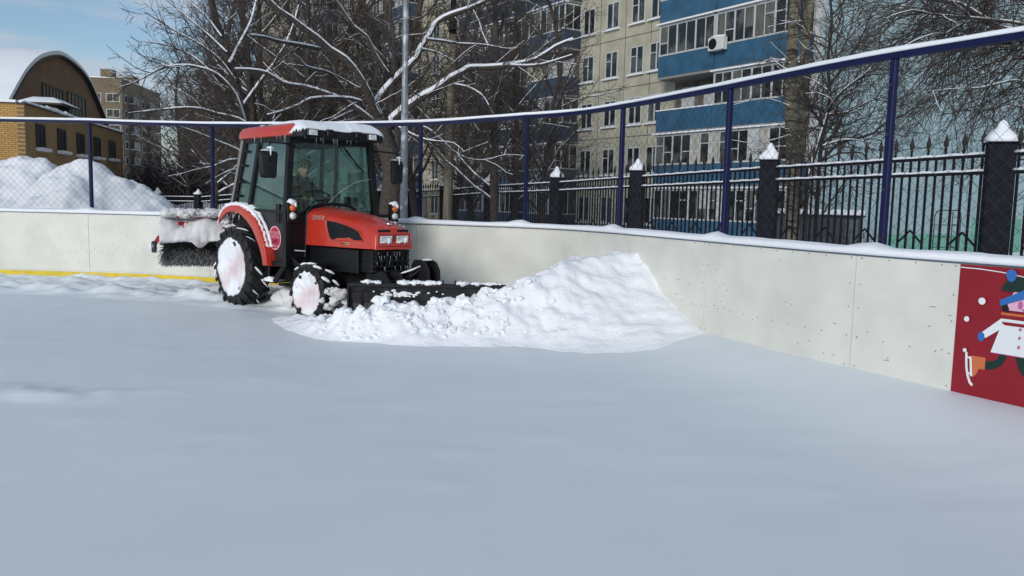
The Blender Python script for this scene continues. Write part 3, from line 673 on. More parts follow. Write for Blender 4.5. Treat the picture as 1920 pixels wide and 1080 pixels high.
for o_ in (bonnet, lo, gr): o_.location = (-.04, -.05, 0)
# --- front linkage and bracket
br = MB().bx(2.60, 3.0, -.30, -.26, .38, .70).bx(2.60, 3.0, .22, .26, .38, .70)
br.prism([(2.85, .36), (3.18, .36), (3.18, .58), (3.05, .72), (2.93, .72), (2.85, .60)], 'xz', -.36, -.32).prism([(2.85, .36), (3.2, .36), (3.2, .58), (3.07, .72), (2.93, .72), (2.85, .60)], 'xz', -.16, -.12)
for y in (.10, .26): br.prism([(2.95, .34), (3.30, .34), (3.34, .60), (3.33, .74), (3.27, .83), (3.18, .865), (3.05, .86), (3.0, .80)], 'xz', y, y + .035)
br.bx(3.0, 3.06, -.36, .28, .40, .62)
br.tube([(2.9, -.05, .62), (3.12, .0, .66), (3.2, .15, .78)], .018, 8).tube([(2.8, -.2, .55), (3.0, -.22, .62), (3.15, -.2, .45)], .016, 8).tube([(3.0, .02, .45), (3.1, .04, .70)], .04, 10)
br.bx(3.30, 3.40, .08, .32, .36, .44).build('front_linkage', T_PLA, tr, bevel=.012)
MB().tube([(2.95, -.10, .66), (3.02, -.05, .70), (3.1, .03, .74), (3.18, .10, .79)], [.008, .012, .012, .008], 6).blob((3.20, .2, .865), .04, 4, 2, (1.6, 1.6, .3), .4).build('snow', M_SNOW, tr, smooth=True)
# --- plough blade, angled
A = Vector((2.98, -.80, 0)); B_ = Vector((4.20, .56, 0)); dv = (B_ - A); Lb = dv.length; dv.normalize(); nb = Vector((dv.y, -dv.x, 0))   # nb points to the front
prof = [(.10, .10), (.03, .16), (-.01, .26), (-.015, .38), (.01, .50), (.05, .585), (.035, .60), (-.02, .56), (-.045, .40), (-.04, .25), (.0, .14), (.06, .08)]
vs = [];
for t in (0, 1):
    for (o_, z) in prof: q = A + dv * (Lb * t) + nb * o_; vs.append((q.x, q.y, z))
n_ = len(prof); pb = MB().add(vs, [tuple(range(n_)), tuple(range(n_, 2 * n_))] + [(i, (i + 1) % n_, n_ + (i + 1) % n_, n_ + i) for i in range(n_)])
blade = pb.build('plough_blade', mat('blade_black', (.014, .014, .016), .45, col2=(.05, .045, .045), vscale=9, lo=.5, hi=.8, bump=.3, bscale=30), tr)
def bl(t, o_, z): q = A + dv * (Lb * t) + nb * o_; return Vector((q.x, q.y, z))
q = MB()
q.beam(bl(.0, .045, .60), bl(1.0, .045, .60), .05, .05)
q.beam(bl(0, .02, .10), bl(0, .02, .62), .025, .11, upv=tuple(nb)); q.beam(bl(1, .02, .10), bl(1, .02, .62), .025, .11, upv=tuple(nb))
for t in (.08, .22, .4, .58, .75, .9): q.beam(bl(t, -.03, .15), bl(t, -.03, .60), .03, .09, upv=tuple(nb))
q.beam(bl(.1, -.09, .36), bl(.85, -.09, .36), .08, .08)
for t in (.60, .68): q.beam(bl(t, .03, .60), bl(t, .03, .665), .02, .09, upv=tuple(nb)); 
q.build('blade_frame', T_PLA, blade, bevel=.008)
sn = MB()
for (t0, t1, r_) in [(.10, .21, .028), (.33, .60, .034), (.70, .78, .03), (.80, .99, .026)]:
    n_ = max(3, int((t1 - t0) * Lb / .04)); 
    for k in range(n_): t = t0 + (t1 - t0) * k / n_; sn.blob(bl(t, .04 + .01 * math.sin(k * 2.1), .633), r_ * (1 + .3 * math.sin(k * 1.7)), k + t0 * 50, 2, (1.3, 1.3, .75), .5)
tag(sn.build('snow_on_top', M_CLOD, blade, smooth=True), kind='stuff')
sn = MB(); random.seed(9)
for k in range(46):
    t = random.triangular(.20, .52, .34); z = .49 + (t - .34) * .05 + random.gauss(0, .018)
    sn.blob(bl(t, -.0 + np.interp(z, [.38, .5, .585], [-.015, .01, .05]), z), random.uniform(.02, .035), k, 1, (1, 1, .55), .5)
for (t, z) in [(.16, .52), (.56, .53), (.60, .50), (.24, .40), (.3, .38), (.36, .40)]: sn.blob(bl(t, .01, z), .018, t * 33, 1, (1.2, 1, .7), .5)
sn.build('stuck_snow', M_CLOD, blade, smooth=True)
random.seed(2); sn = MB()
for k in range(34): sn.blob((2.5 + random.uniform(-.25, .42), -.62 + random.uniform(-.12, .25), .28 + random.uniform(-.1, .22)), random.uniform(.03, .075), k, 2, (1, 1, .8), .6)
sn.build('packed_snow', M_OLD, tr, smooth=True)
# --- cab frame
HB, HT = .70, .615                                            # half widths at sill and roof
def cy(z, s_): return s_ * (HB + (HT - HB) * (z - 1.4) / 1.0) if z > 1.4 else s_ * HB
cab = MB()
for s_ in (-1, 1):
    cab.beam((1.385, cy(1.4, s_), 1.38), (1.35, cy(2.40, s_), 2.40), .085, .075)                    # front pillar
    cab.beam((1.385, s_ * .70, .72), (1.385, s_ * .70, 1.42), .085, .09)
    cab.beam((-.09, cy(1.45, s_), 1.45), (.13, cy(2.40, s_), 2.40), .06, .09)                    # rear pillar
    cab.beam((.36, cy(1.42, s_), 1.40), (.54, cy(2.38, s_), 2.38), .05, .07)                     # B pillar
    cab.beam((.36, s_ * .705, 1.42), (.95, s_ * .705, .72), .05, .06)
    cab.beam((-.12, s_ * .69, 1.42), (1.38, s_ * .70, 1.40), .04, .04)
    cab.beam((.1, cy(2.36, s_), 2.37), (1.38, cy(2.36, s_), 2.37), .06, .07)
    cab.beam((.92, s_ * .70, .71), (1.40, s_ * .70, .71), .05, .06)
cab.beam((1.36, -.62, 2.36), (1.36, .62, 2.36), .06, .09).beam((.13, -.62, 2.36), (.13, .62, 2.36), .06, .09).beam((-.09, -.7, 1.44), (-.09, .7, 1.44), .05, .06)
# arch over the bonnet
arch = [(1.40, y, z) for y, z in [(-.70, .80), (-.44, .80), (-.42, 1.2), (-.40, 1.40), (-.35, 1.465), (-.24, 1.50), (0, 1.515), (.22, 1.50), (.34, 1.45), (.40, 1.36), (.70, 1.36)]]
cab.tube(arch, .022, 8)
cabo = cab.build('cab_frame', T_BLK, tr, bevel=.012, seg=2)
# front lower panels beside the bonnet
for (a_, b_) in ((-.66, -.38), (.36, .66)):
    fp = MB().bx(1.375, 1.40, a_, b_, .74, 1.33).build('front_lower_panel', T_PLA, tr, bevel=.01)
    MB().bx(1.395, 1.412, a_ + .03, b_ - .04, .86, 1.30).build('panel_insert', T_BLK, fp, bevel=.012, seg=2)
MB().tube([(1.42, -.60, .90), (1.42, -.45, .885)], .008, 6).build('panel_snow', M_SNOW, tr)
# side lower panel with sticker
for s_ in (-1, 1):
    MB().prism([(.38, 1.40), (1.35, 1.40), (1.35, .74), (1.0, .70), (.98, .95), (.82, 1.20), (.60, 1.36)], 'xz', s_ * .655 - .012, s_ * .655 + .012).build('side_lower_panel', mat('dark_grey_panel', (.018, .019, .020), .4) if s_ < 0 else T_PLA, tr, bevel=.006)
st = MB().lathe([(.0, .001), (.0, .158), (-.004, .160)], 40, (1.02, -.672, 1.045), (0, -1, 0)).build('sticker', T_STK, tr)
MB().lathe([(.001, .143), (.003, .145), (.003, .160), (.001, .162)], 40, (1.02, -.672, 1.045), (0, -1, 0)).build('sticker_ring', T_SPK, st, smooth=True)
def stx(body, z, size, xs=1): text('lettering', body, size, T_SPK, st, Matrix.Translation((1.02, -.6755, z)) @ Matrix.Rotation(R(90), 4, 'X'), .0006, xs=xs)
stx('ПРОДАЖА', 1.112, .056, .88); stx('ТРАКТОРОВ', 1.058, .056, .72); stx('ЗАПЧАСТИ', .935, .044, .8)
MB().bx(.98, 1.07, -.676, -.6735, .995, 1.012).bx(1.03, 1.07, -.676, -.6735, 1.012, 1.028).lathe([(0, .001), (.002, .016)], 12, (1.055, -.6737, .993), (0, -1, 0)).lathe([(0, .001), (.002, .010)], 12, (.99, -.6737, .99), (0, -1, 0)).build('tractor_pictogram', mat('sticker_dark', (.10, .004, .012), .5), st)
hd = MB().beam((1.16, -.70, 1.30), (1.16, -.70, 1.44), .03, .05).bx(1.12, 1.2, -.715, -.69, 1.25, 1.5).build('door_handle', T_BLK, tr, bevel=.006)
# glass
def quad(name, pts, m, parent=tr, th=.006):
    p = [Vector(q_) for q_ in pts]; nrm = (p[1] - p[0]).cross(p[2] - p[0]).normalized() * th
    k_ = len(p); return MB().add(p + [q_ + nrm for q_ in p], [tuple(range(k_)), tuple(range(k_, 2 * k_))] + [(i, (i + 1) % k_, k_ + (i + 1) % k_, k_ + i) for i in range(k_)]).build(name, m, parent)
quad('windscreen', [(1.37, -.665, 1.40), (1.37, -.41, 1.40), (1.375, -.36, 1.46), (1.375, 0, 1.51), (1.375, .34, 1.46), (1.37, .40, 1.38), (1.37, .665, 1.38), (1.345, .585, 2.33), (1.345, -.585, 2.33)], T_GLS)
for s_ in (-1, 1):
    quad('door_glass', [(.40, cy(1.43, s_) * .99, 1.42), (1.345, cy(1.43, s_) * .99, 1.42), (1.325, cy(2.34, s_) * .99, 2.34), (.565, cy(2.34, s_) * .99, 2.34)], T_MIST if s_ > 0 else T_GLS)
    quad('rear_side_glass' , [(-.07, cy(1.47, s_) * .99, 1.47), (.34, cy(1.44, s_) * .99, 1.43), (.52, cy(2.34, s_) * .99, 2.34), (.145, cy(2.34, s_) * .99, 2.34)], T_GLS)
quad('rear_glass', [(-.08, -.66, 1.47), (-.08, .66, 1.47), (.12, .58, 2.33), (.12, -.58, 2.33)], T_MIST)
# pale rubber edge along rear pillar with hinges
MB().beam((-.125, -.725, 1.42), (.10, -.655, 2.38), .03, .05).build('rear_edge_trim', T_GRY, tr, bevel=.01)
h_ = MB()
for t in (.12, .35, .62, .85): h_.box((-.04 + .2 * t + .06, -.712 + .08 * t, 1.5 + .85 * t), (.07, .05, .035))
h_.build('hinges', T_PLA, tr, bevel=.006)
# --- roof
def rr2(x0, x1, hw, z, rad_, n_=5):
    pts = []
    for (cx_, cy_, a0) in ((x1 - rad_, hw - rad_, 0), (x0 + rad_, hw - rad_, 90), (x0 + rad_, -hw + rad_, 180), (x1 - rad_, -hw + rad_, 270)):
        for k in range(n_ + 1): a = R(a0 + 90 * k / n_); pts.append((cx_ + rad_ * math.cos(a), cy_ + rad_ * math.sin(a), z))
    return pts
def stack(levels, flatfront=None):
    vs = []; k = len(levels[0])
    for l in levels: vs += l
    fs = [(i * k + j, i * k + (j + 1) % k, (i + 1) * k + (j + 1) % k, (i + 1) * k + j) for i in range(len(levels) - 1) for j in range(k)]
    return MB().add(vs, fs + [tuple(range(k)), tuple(range((len(levels) - 1) * k, len(levels) * k))])
roof = stack([rr2(.02, 1.52, .66, 2.385, .10), rr2(-.01, 1.55, .70, 2.395, .12), rr2(-.005, 1.55, .695, 2.47, .12), rr2(.03, 1.53, .67, 2.525, .13), rr2(.10, 1.48, .60, 2.557, .15), rr2(.3, 1.3, .4, 2.572, .2)]).build('roof', T_RED, tr, smooth=True, bevel=.006, seg=2)
vis = stack([rr2(1.2, 1.64, .66, 2.368, .12), rr2(1.2, 1.68, .68, 2.376, .14), rr2(1.2, 1.68, .68, 2.455, .14), rr2(1.2, 1.62, .64, 2.515, .12)]).build('roof_visor', T_PLA, tr, bevel=.006)
for y in (-.50, .42):
    l_ = MB().box((1.665, y, 2.428), (.09, .17, .095)).build('work_lamp', T_BLK, tr, bevel=.01)
    MB().box((1.711, y, 2.430), (.008, .125, .07)).build('lens', T_LENS, l_, bevel=.006)
    MB().box((1.716, y, 2.420), (.004, .06, .03)).build('reflector', T_CHR, l_)
MB().box((1.69, -.24, 2.44), (.05, .10, .09)).box((1.69, .20, 2.44), (.05, .10, .09)).build('visor_boxes', T_BLK, tr, bevel=.01)
ic = MB(); random.seed(31)
for i in range(16):
    y = random.uniform(-.6, .6); l = random.uniform(.04, .12); ic.tube([(1.66, y, 2.395), (1.66, y, 2.395 - l)], [.004, .001], 5)
for i in range(7):
    x = random.uniform(.5, 1.5); l = random.uniform(.04, .13); ic.tube([(x, -.70, 2.40), (x, -.70, 2.40 - l)], [.004, .001], 5)
for i in range(6):
    x = random.uniform(-.3, .25); l = random.uniform(.03, .08); z = 1.33; ic.tube([(x, -.79, z), (x, -.79, z - l)], [.006, .001], 5)
tag(ic.build('icicles', T_ICE, tr), kind='stuff')
# snow on the roof: thick towards the front and left, thin patches at the rear
nx, ny = 84, 60; vs = []; ths = []
for j in range(ny + 1):
    for i in range(nx + 1):
        x = -.01 + 1.69 * i / nx; y = -.69 + 1.38 * j / ny
        cxx, cyy = max(0, x - 1.53, .13 - x) , max(0, abs(y) - .56); e = (.14 - math.hypot(cxx, cyy)) if (cxx > 0 and cyy > 0) else min(x + .01, 1.68 - x, .69 - abs(y))
        base = 2.405 + .160 * min(1, max(0, e) / .17) ** .6
        rear = (x - .62 - .30 * y + .28 * fbm(x * 3, y * 3, 4, 3)) / .4
        th = .026 * min(1, max(-.6, rear * .7)) + .010 * fbm(x * 5, y * 5, 9, 3) + (.014 if y > .1 else 0) - (.03 * max(0, (.06 - e) / .06) if not x > 1.4 else .012 * max(0, (.05 - e) / .05))
        if rear < .4: th += .014 * max(0, fbm(x * 6, y * 4, 2, 3)) * 2 - .004
        if e < 0: th = -1
        vs.append((x, y, base + max(th, .002))); ths.append(th)
fs = [f_ for f_ in [(j * (nx + 1) + i, j * (nx + 1) + i + 1, (j + 1) * (nx + 1) + i + 1, (j + 1) * (nx + 1) + i) for j in range(ny) for i in range(nx)] if min(ths[k_] for k_ in f_) > .0]
us = sorted(set(k_ for f_ in fs for k_ in f_)); mp_ = {k_: i for i, k_ in enumerate(us)}
MB().add([vs[k_] for k_ in us], [tuple(mp_[k_] for k_ in f_) for f_ in fs]).build('roof_snow', M_SNOW, roof, smooth=True, solid=.016)
# --- fenders
def fender(s_):
    O_ = [(-.40, 1.20), (-.385, 1.267), (-.33, 1.34), (-.258, 1.395), (-.13, 1.445), (.014, 1.468), (.22, 1.466), (.416, 1.435), (.60, 1.36), (.742, 1.259), (.86, 1.12), (.949, .956), (1.0, .80), (1.03, .676)]
    I_ = [(-.36, 1.19), (-.345, 1.24), (-.27, 1.29), (-.18, 1.335), (-.08, 1.362), (.05, 1.375), (.18, 1.365), (.32, 1.33), (.48, 1.255), (.62, 1.155), (.74, 1.02), (.84, .89), (.89, .78), (.92, .67)]
    ya, yb = s_ * .80, s_ * .60
    vs = []
    for (o_, i_) in zip(O_, I_):
        vs += [(o_[0], ya - s_ * .02, o_[1]), (o_[0] * .98 + i_[0] * .02, ya, o_[1] * .9 + i_[1] * .1), (i_[0], ya, i_[1]), (i_[0], ya - s_ * .015, i_[1] + .01), (i_[0] * .2 + o_[0] * .8, yb, o_[1] - .025), (o_[0], yb, o_[1])]
    k_ = 6
    fs = [(i * k_ + j, i * k_ + (j + 1) % k_, (i + 1) * k_ + (j + 1) % k_, (i + 1) * k_ + j) for i in range(len(O_) - 1) for j in range(k_)] + [tuple(range(k_)), tuple(range((len(O_) - 1) * k_, len(O_) * k_))]
    f = MB().add(vs, fs).build('fender', T_RED, tr, smooth=True, bevel=.006, seg=2)
    sn_ = MB()
    rnd = random.Random(12)
    for i in range(0, 116):
        t = i / 115 * 11.2; a = int(t); u = t - a; x = O_[a][0] * (1 - u) + O_[a + 1][0] * u; z = O_[a][1] * (1 - u) + O_[a + 1][1] * u
        r_ = (.05 if t < 4.5 else .034 if t < 8.5 else .020) * (1 + .35 * fbm(i * .3, 0, 0, 2)); w_ = .045 if t < 5 else .03
        sn_.blob((x - (.01 if t > 6 else 0), ya - s_ * (w_ + .02 + rnd.uniform(-.008, .012)), z + r_ * .35), r_, i, 1, (1.1, 1.2, .8), .4)
        sn_.blob((x, ya - s_ * (w_ + .08), z + r_ * .35), r_ * 1.1, i + 50, 1, (1.1, 1.3, .8), .4)
    sn_.build('fender_snow', M_SNOW, f, smooth=True)
    MB().prism([(-.37, 1.2), (-.2, 1.36), (.1, 1.41), (.4, 1.37), (.7, 1.17), (.98, .68), (.9, .66), (.3, 1.0)], 'xz', s_ * .58, s_ * .60).build('inner_fender', T_PLA, tr)
fender(-1); fender(1)
# steps, hoses
sp_ = MB().bx(.80, 1.06, -.74, -.50, .44, .455).beam((.78, -.62, .72), (.86, -.68, .45), .03, .05).beam((1.25, -.62, .74), (1.05, -.70, .45), .04, .07).bx(1.0, 1.32, -.62, -.40, .40, .43).beam((.86, -.72, .66), (1.0, -.74, .80), .015, .02)
sp_.build('step', T_PLA, tr, bevel=.008)
MB().bx(.80, 1.05, -.745, -.52, .457, .475).blob((.90, -.66, .485), .07, 2, 2, (1.5, 1.1, .45), .5).build('step_snow', M_SNOW, tr, smooth=True)
ho = MB()
for k_ in range(4): ho.tube([(1.33 - k_ * .03, -.60, 1.0 - .05 * k_), (1.34 + k_ * .03, -.66, .82), (1.40 + .06 * k_, -.60, .70), (1.6, -.45, .62 - .03 * k_)], .009, 6)
ho.build('hydraulic_hoses', T_PLA, tr, smooth=True)
# --- mirrors and lamps
def mirror(s_, x, y, z, yaw):
    mh = MB(); R_ = Matrix.Rotation(yaw, 3, 'Z')
    prof_ = [(-.105, -.165), (-.085, -.185), (.085, -.185), (.105, -.165), (.125, .13), (.10, .16), (-.10, .16), (-.125, .13)]
    vs = []
    for (d_0, k_) in ((-.02, .93), (.0, 1), (.03, .97), (.06, .72)):
        for (u, v) in prof_: q = R_ @ Vector((d_0, u * k_, 0)); vs.append((x + q.x, y + q.y, z + v * k_))
    n_ = 8; mh.add(vs, [(i * n_ + j, i * n_ + (j + 1) % n_, (i + 1) * n_ + (j + 1) % n_, (i + 1) * n_ + j) for i in range(3) for j in range(n_)] + [tuple(range(n_)), tuple(range(24, 32))])
    mo = mh.build('wing_mirror', T_PLA, tr, bevel=.01, seg=2)
    MB().tube([(1.40, s_ * .66, z + .26), (x + .02, s_ * .76, z + .27), (x + .045, y, z + .26), (x + .06, y, z + .02)], .012, 8).build('mirror_arm', T_BLK, mo, smooth=True)
    MB().tube([(x + .05, y - .04, z + .19), (x + .065, y + .0, z + .205), (x + .07, y + .045, z + .19)], [.010, .016, .010], 6).tube([(x + .07, y, z + .20), (x + .075, y, z + .10)], [.014, .006], 6).blob((x, y, z + .165), .035, s_, 2, (.9, 2.6, .35), .3).build('snow', M_SNOW, mo, smooth=True)
mirror(-1, 1.42, -.98, 2.015, R(-12)); mirror(1, 1.36, 1.08, 2.0, R(14))
def stalk(s_, y):
    l_ = MB().bx(1.40, 1.47, y - .07, y + .07, 1.27, 1.53).beam((1.38, s_ * .66, 1.36), (1.44, y, 1.36), .03, .04).build('indicator_lamp', T_BLK, tr, bevel=.012, seg=2)
    MB().lathe([(0, .045), (.025, .035), (.035, .001)], 18, (1.47, y, 1.455), (1, 0, 0)).build('amber_lens', T_ORG, l_, smooth=True)
    MB().lathe([(0, .048), (.025, .04), (.035, .001)], 18, (1.47, y, 1.355), (1, 0, 0)).build('clear_lens', T_LENS, l_, smooth=True)
    MB().blob((1.445, y, 1.53), .065, s_ + 4, 2, (.85, 1.05, .62), .3).blob((1.48, y + .03, 1.50), .035, s_ + 4, 2, (.8, .6, 1), .3).build('snow', M_SNOW, l_, smooth=True)
stalk(-1, -.66); stalk(1, .98)
# wiper
MB().tube([(1.40, .13, 2.33), (1.395, .24, 2.20), (1.385, .50, 1.965)], .010, 6).tube([(1.39, .22, 2.26), (1.385, .42, 2.00)], .006, 5).box((1.38, .13, 2.34), (.05, .08, .05)).build('wiper', T_BLK, tr)
MB().tube([(1.385, -.10 + .75 * t, 1.5 + .37 * (1 - (1 - t) ** 2)) for t in np.linspace(0, 1, 14)], .004, 5).build('wiper_smear', T_ICE, tr)
# --- inside the cab
MB().bx(.0, 1.36, -.60, .60, .72, .80).bx(-.05, .25, -.58, .58, .8, 1.42).build('cab_floor', T_SEAT, tr)
seat = MB().bx(.22, .72, -.26, .26, 1.10, 1.24).box((.20, 0, 1.55), (.12, .50, .72), Matrix.Rotation(R(-8), 3, 'Y')).build('seat', T_SEAT, tr, bevel=.05, seg=3)
con = MB().bx(1.12, 1.32, -.30, .30, .80, 1.36).beam((1.15, 0, 1.30), (1.02, 0, 1.52), .06, .08).build('dashboard', T_SEAT, tr, bevel=.03, seg=2)
sw = MB(); Rm = Matrix.Rotation(R(-38), 3, 'Y'); cc = Vector((.99, -.02, 1.555))
sw.tube([cc + Rm @ Vector((.19 * math.cos(t), .19 * math.sin(t), 0)) for t in np.linspace(0, 2 * math.pi, 29)], .014, 8, cap=False)
for a in (90, 210, 330): sw.tube([cc, cc + Rm @ Vector((.19 * math.cos(R(a)), .19 * math.sin(R(a)), 0))], .010, 6)
sw.build('steering_wheel', T_BLK, tr, smooth=True)
MB().tube([(.95, .38, 1.36), (.97, .36, 1.62)], .010, 6).blob((.97, .36, 1.64), .025, 1, 2).tube([(1.1, -.36, 1.3), (1.12, -.34, 1.5)], .01, 6).bx(1.20, 1.27, .30, .50, 1.48, 1.62).build('levers', T_BLK, tr, smooth=False)
MB().box((1.18, -.12, 1.42), (.12, .2, .05), Matrix.Rotation(R(-30), 3, 'Y')).build('instrument_cluster', T_LENS if False else T_MET, tr)
MB().bx(.14, .16, -.15, .05, 1.95, 2.1).build('paper_note', mat('paper', (.55, .55, .5), .8), tr)
# --- rear brush sweeper
swp = bpy.data.objects.new('rotary_sweeper', None); C.objects.link(swp); swp.parent = tr; swp.location = (-1.42, 0, 0); swp.rotation_euler = (0, 0, R(-25))
YA, YB = -1.10, .98
hp = [(-.42, .86), (-.44, .98), (-.36, 1.10), (-.20, 1.18), (.05, 1.21), (.30, 1.18), (.42, 1.10), (.46, .90), (.44, .90), (.38, 1.07), (.0, 1.17), (-.34, 1.06), (-.40, .86)]
M_SW = mat('sweeper_red', (.30, .012, .022), .45, var=.3, vscale=6)
hood = MB().prism(hp, 'xz', YA, YB).build('hood', M_SW, swp)
MB().prism([(-.42, .88), (-.36, 1.09), (.05, 1.21), (.42, 1.09), (.45, .90), (.3, .86), (-.3, .86)], 'xz', YA - .015, YA).prism([(-.42, .88), (-.36, 1.09), (.05, 1.21), (.42, 1.09), (.45, .90), (.3, .86), (-.3, .86)], 'xz', YB, YB + .015).build('end_plate', M_SW, swp)
MB().tube([(.0, YA, .72), (0, YB, .72)], .09, 12).build('brush_core', T_BLK, swp)
random.seed(6); P0, P1 = [], []
for i in range(12000):
    y = random.uniform(YA + .02, YB - .02); a = random.uniform(0, 2 * math.pi); l = random.uniform(.27, .325); sw_ = random.gauss(0, .035) - (.05 if y < YA + .15 else 0)
    p = Vector((.08 * math.sin(a), y, .775 + .08 * math.cos(a))); a2 = a + random.gauss(0, .10); q_ = Vector((l * math.sin(a2), y + sw_, .775 + l * math.cos(a2)))
    mid = (p + q_) / 2 + Vector((0, 0, random.gauss(0, .008)))
    if q_.z > 1.04: continue
    P0 += [p, mid]; P1 += [mid, q_]
Vb, Qb = prisms(P0, P1, np.full(len(P0), .0052), np.full(len(P0), .0042))
raw('brush', Vb, Qb, mat('bristles', (.24, .25, .255), .6, col2=(.46, .47, .47), vscale=20, lo=.5, hi=.7), swp)
# snow caked on the hood
vs = []; nu, nv = 90, 20
prof2 = [(.47, .885), (.49, .93), (.475, 1.0), (.45, 1.08), (.40, 1.12), (.30, 1.175), (.18, 1.21), (.05, 1.232), (-.1, 1.232), (-.22, 1.21), (-.32, 1.16), (-.40, 1.10)]
mv = len(prof2)
for i in range(nu + 1):
    y = YA - .03 + (YB - YA + .06) * i / nu
    for j, (x, z) in enumerate(prof2):
        n1 = fbm(y * 3.2, z * 6 + x * 3, 2, 4); k_ = .050 * n1 + .020 * fbm(y * 12, z * 12, 3, 3)
        low = (.05 * max(0, fbm(y * 2.5, 3, 3, 2)) + (.09 if abs(y + .55) < .12 else 0) * math.cos((y + .55) * 13)) if j == 0 else 0
        topb = .07 * max(0, fbm(y * 1.7, 8, 3, 2) + .35) if j >= 4 else 0
        if j <= 1 and y < YA + .25: k_ -= .045 * (1 - (y - YA) / .25)
        vs.append((x + k_ * .9, y, z + k_ * .4 - low + topb))
MB().add(vs, [(i * mv + j, i * mv + j + 1, (i + 1) * mv + j + 1, (i + 1) * mv + j) for i in range(nu) for j in range(mv - 1)]).build('caked_snow', M_OLD, hood, smooth=True, solid=.03)
sn = MB(); random.seed(44)
for k in range(70):
    x = random.uniform(-.40, .42); zt_ = 1.20 - .5 * x * x; z = random.uniform(.95 + .04 * (x + .4), zt_); sn.blob((x, YA - .03, z), random.uniform(.04, .075), k, 1, (1.2, .45, 1), .5)
sn.build('end_plate_snow', M_OLD, swp, smooth=True)
# upper frame of the sweeper with its own snow and red arm
MB().beam((.30, YA + .2, 1.28), (.30, YB - .2, 1.28), .08, .08).beam((.30, .15, 1.24), (.75, .30, 1.05), .06, .09).beam((.35, .45, .95), (1.0, .5, .7), .06, .08).build('sweeper_frame', M_SW, swp, bevel=.008)
sn = MB()
for i in range(90):
    y = YA + .06 + (YB - YA - .12) * i / 89; sn.blob((.30 + .03 * fbm(i * .2, 0, 0, 2), y, 1.315 + .025 * fbm(i * .12, 4, 0, 2)), .09 * (1 + .3 * fbm(i * .12, 1, 1, 2)), i, 2, (1.9, 1, .70), .35)
sn.build('frame_snow', M_OLD, swp, smooth=True)
MB().beam((.42, YA - .03, .96), (.42, YA - .10, .84), .03, .06).build('caster_bracket', M_SW, swp)
MB().lathe([(-.03, .02), (-.035, .075), (-.02, .09), (.02, .09), (.035, .075), (.03, .02)], 20, (.42, YA - .11, .80), (0, 1, 0)).build('caster_wheel', T_MET, swp, smooth=True)
MB().blob((.42, YA - .14, .80), .075, 4, 2, (1, .5, .9), .3).build('caster_snow', M_SNOW, swp, smooth=True)

# ------------------------------------------------------------------ driver
dr = thing('person', 'driver in black jacket and dark patterned cap gripping the steering wheel inside the tractor cab', 'person', TO, TA)
M_SKIN = mat('skin', (.42, .24, .17), .55, var=.08, vscale=12); M_JKT = mat('black_jacket', (.016, .017, .019), .8, bump=.5, bscale=18, var=.3, vscale=6); M_CAPM = mat('patterned_cap', (.030, .032, .022), .9, col2=(.15, .14, .09), vscale=22, lo=.48, hi=.56); M_EYE = mat('eye', (.02, .015, .012), .3)
def skin(name, verts, edges, radii, m, parent, root=0, sub=2):
    me = bpy.data.meshes.new(name); me.from_pydata(verts, edges, []); me.materials.append(m); o = bpy.data.objects.new(name, me); C.objects.link(o); o.parent = parent
    q = o.modifiers.new('skin', 'SKIN'); q.use_smooth_shade = True
    if not me.skin_vertices: me.attributes.new if False else None
    bm = bmesh.new(); bm.from_mesh(me); ly = bm.verts.layers.skin.verify()
    for v, r_ in zip(bm.verts, radii): v[ly].radius = (r_, r_) if not isinstance(r_, tuple) else r_; v[ly].use_root = False
    bm.verts.ensure_lookup_table(); bm.verts[root][ly].use_root = True; bm.to_mesh(me); bm.free()
    s2 = o.modifiers.new('sub', 'SUBSURF'); s2.levels = sub; s2.render_levels = sub; return o
hx, hy, hz = .73, -.05, 1.985
# hands on the wheel
HL = cc + Rm @ Vector((.06, .17, 0)); HR = cc + Rm @ Vector((.02, -.18, 0))
bv = [(.42, -.02, 1.27), (.43, -.02, 1.42), (.47, -.02, 1.60), (.52, -.03, 1.74), (.58, -.04, 1.82), (.66, hy, 1.88), (.70, hy, 1.94),
      (.52, .19, 1.73), (.66, .31, 1.52), (.85, .24, 1.55), tuple(HL - Vector((.07, -.01, -.005))),
      (.52, -.24, 1.72), (.66, -.36, 1.50), (.84, -.27, 1.53), tuple(HR - Vector((.07, .01, -.005))),
      (.60, .12, 1.25), (.98, .15, 1.24), (1.04, .15, .92), (1.12, .15, .84), (.60, -.15, 1.25), (.98, -.18, 1.24), (1.04, -.18, .92), (1.12, -.18, .84)]
be = [(0, 1), (1, 2), (2, 3), (3, 4), (4, 5), (5, 6), (3, 7), (7, 8), (8, 9), (9, 10), (3, 11), (11, 12), (12, 13), (13, 14), (0, 15), (15, 16), (16, 17), (17, 18), (0, 19), (19, 20), (20, 21), (21, 22)]
brd = [.17, .165, .18, .17, .10, .060, .058, .085, .068, .055, .042, .085, .068, .055, .042, .10, .075, .055, .05, .10, .075, .055, .05]
body = skin('body', bv, be, brd, M_JKT, dr)
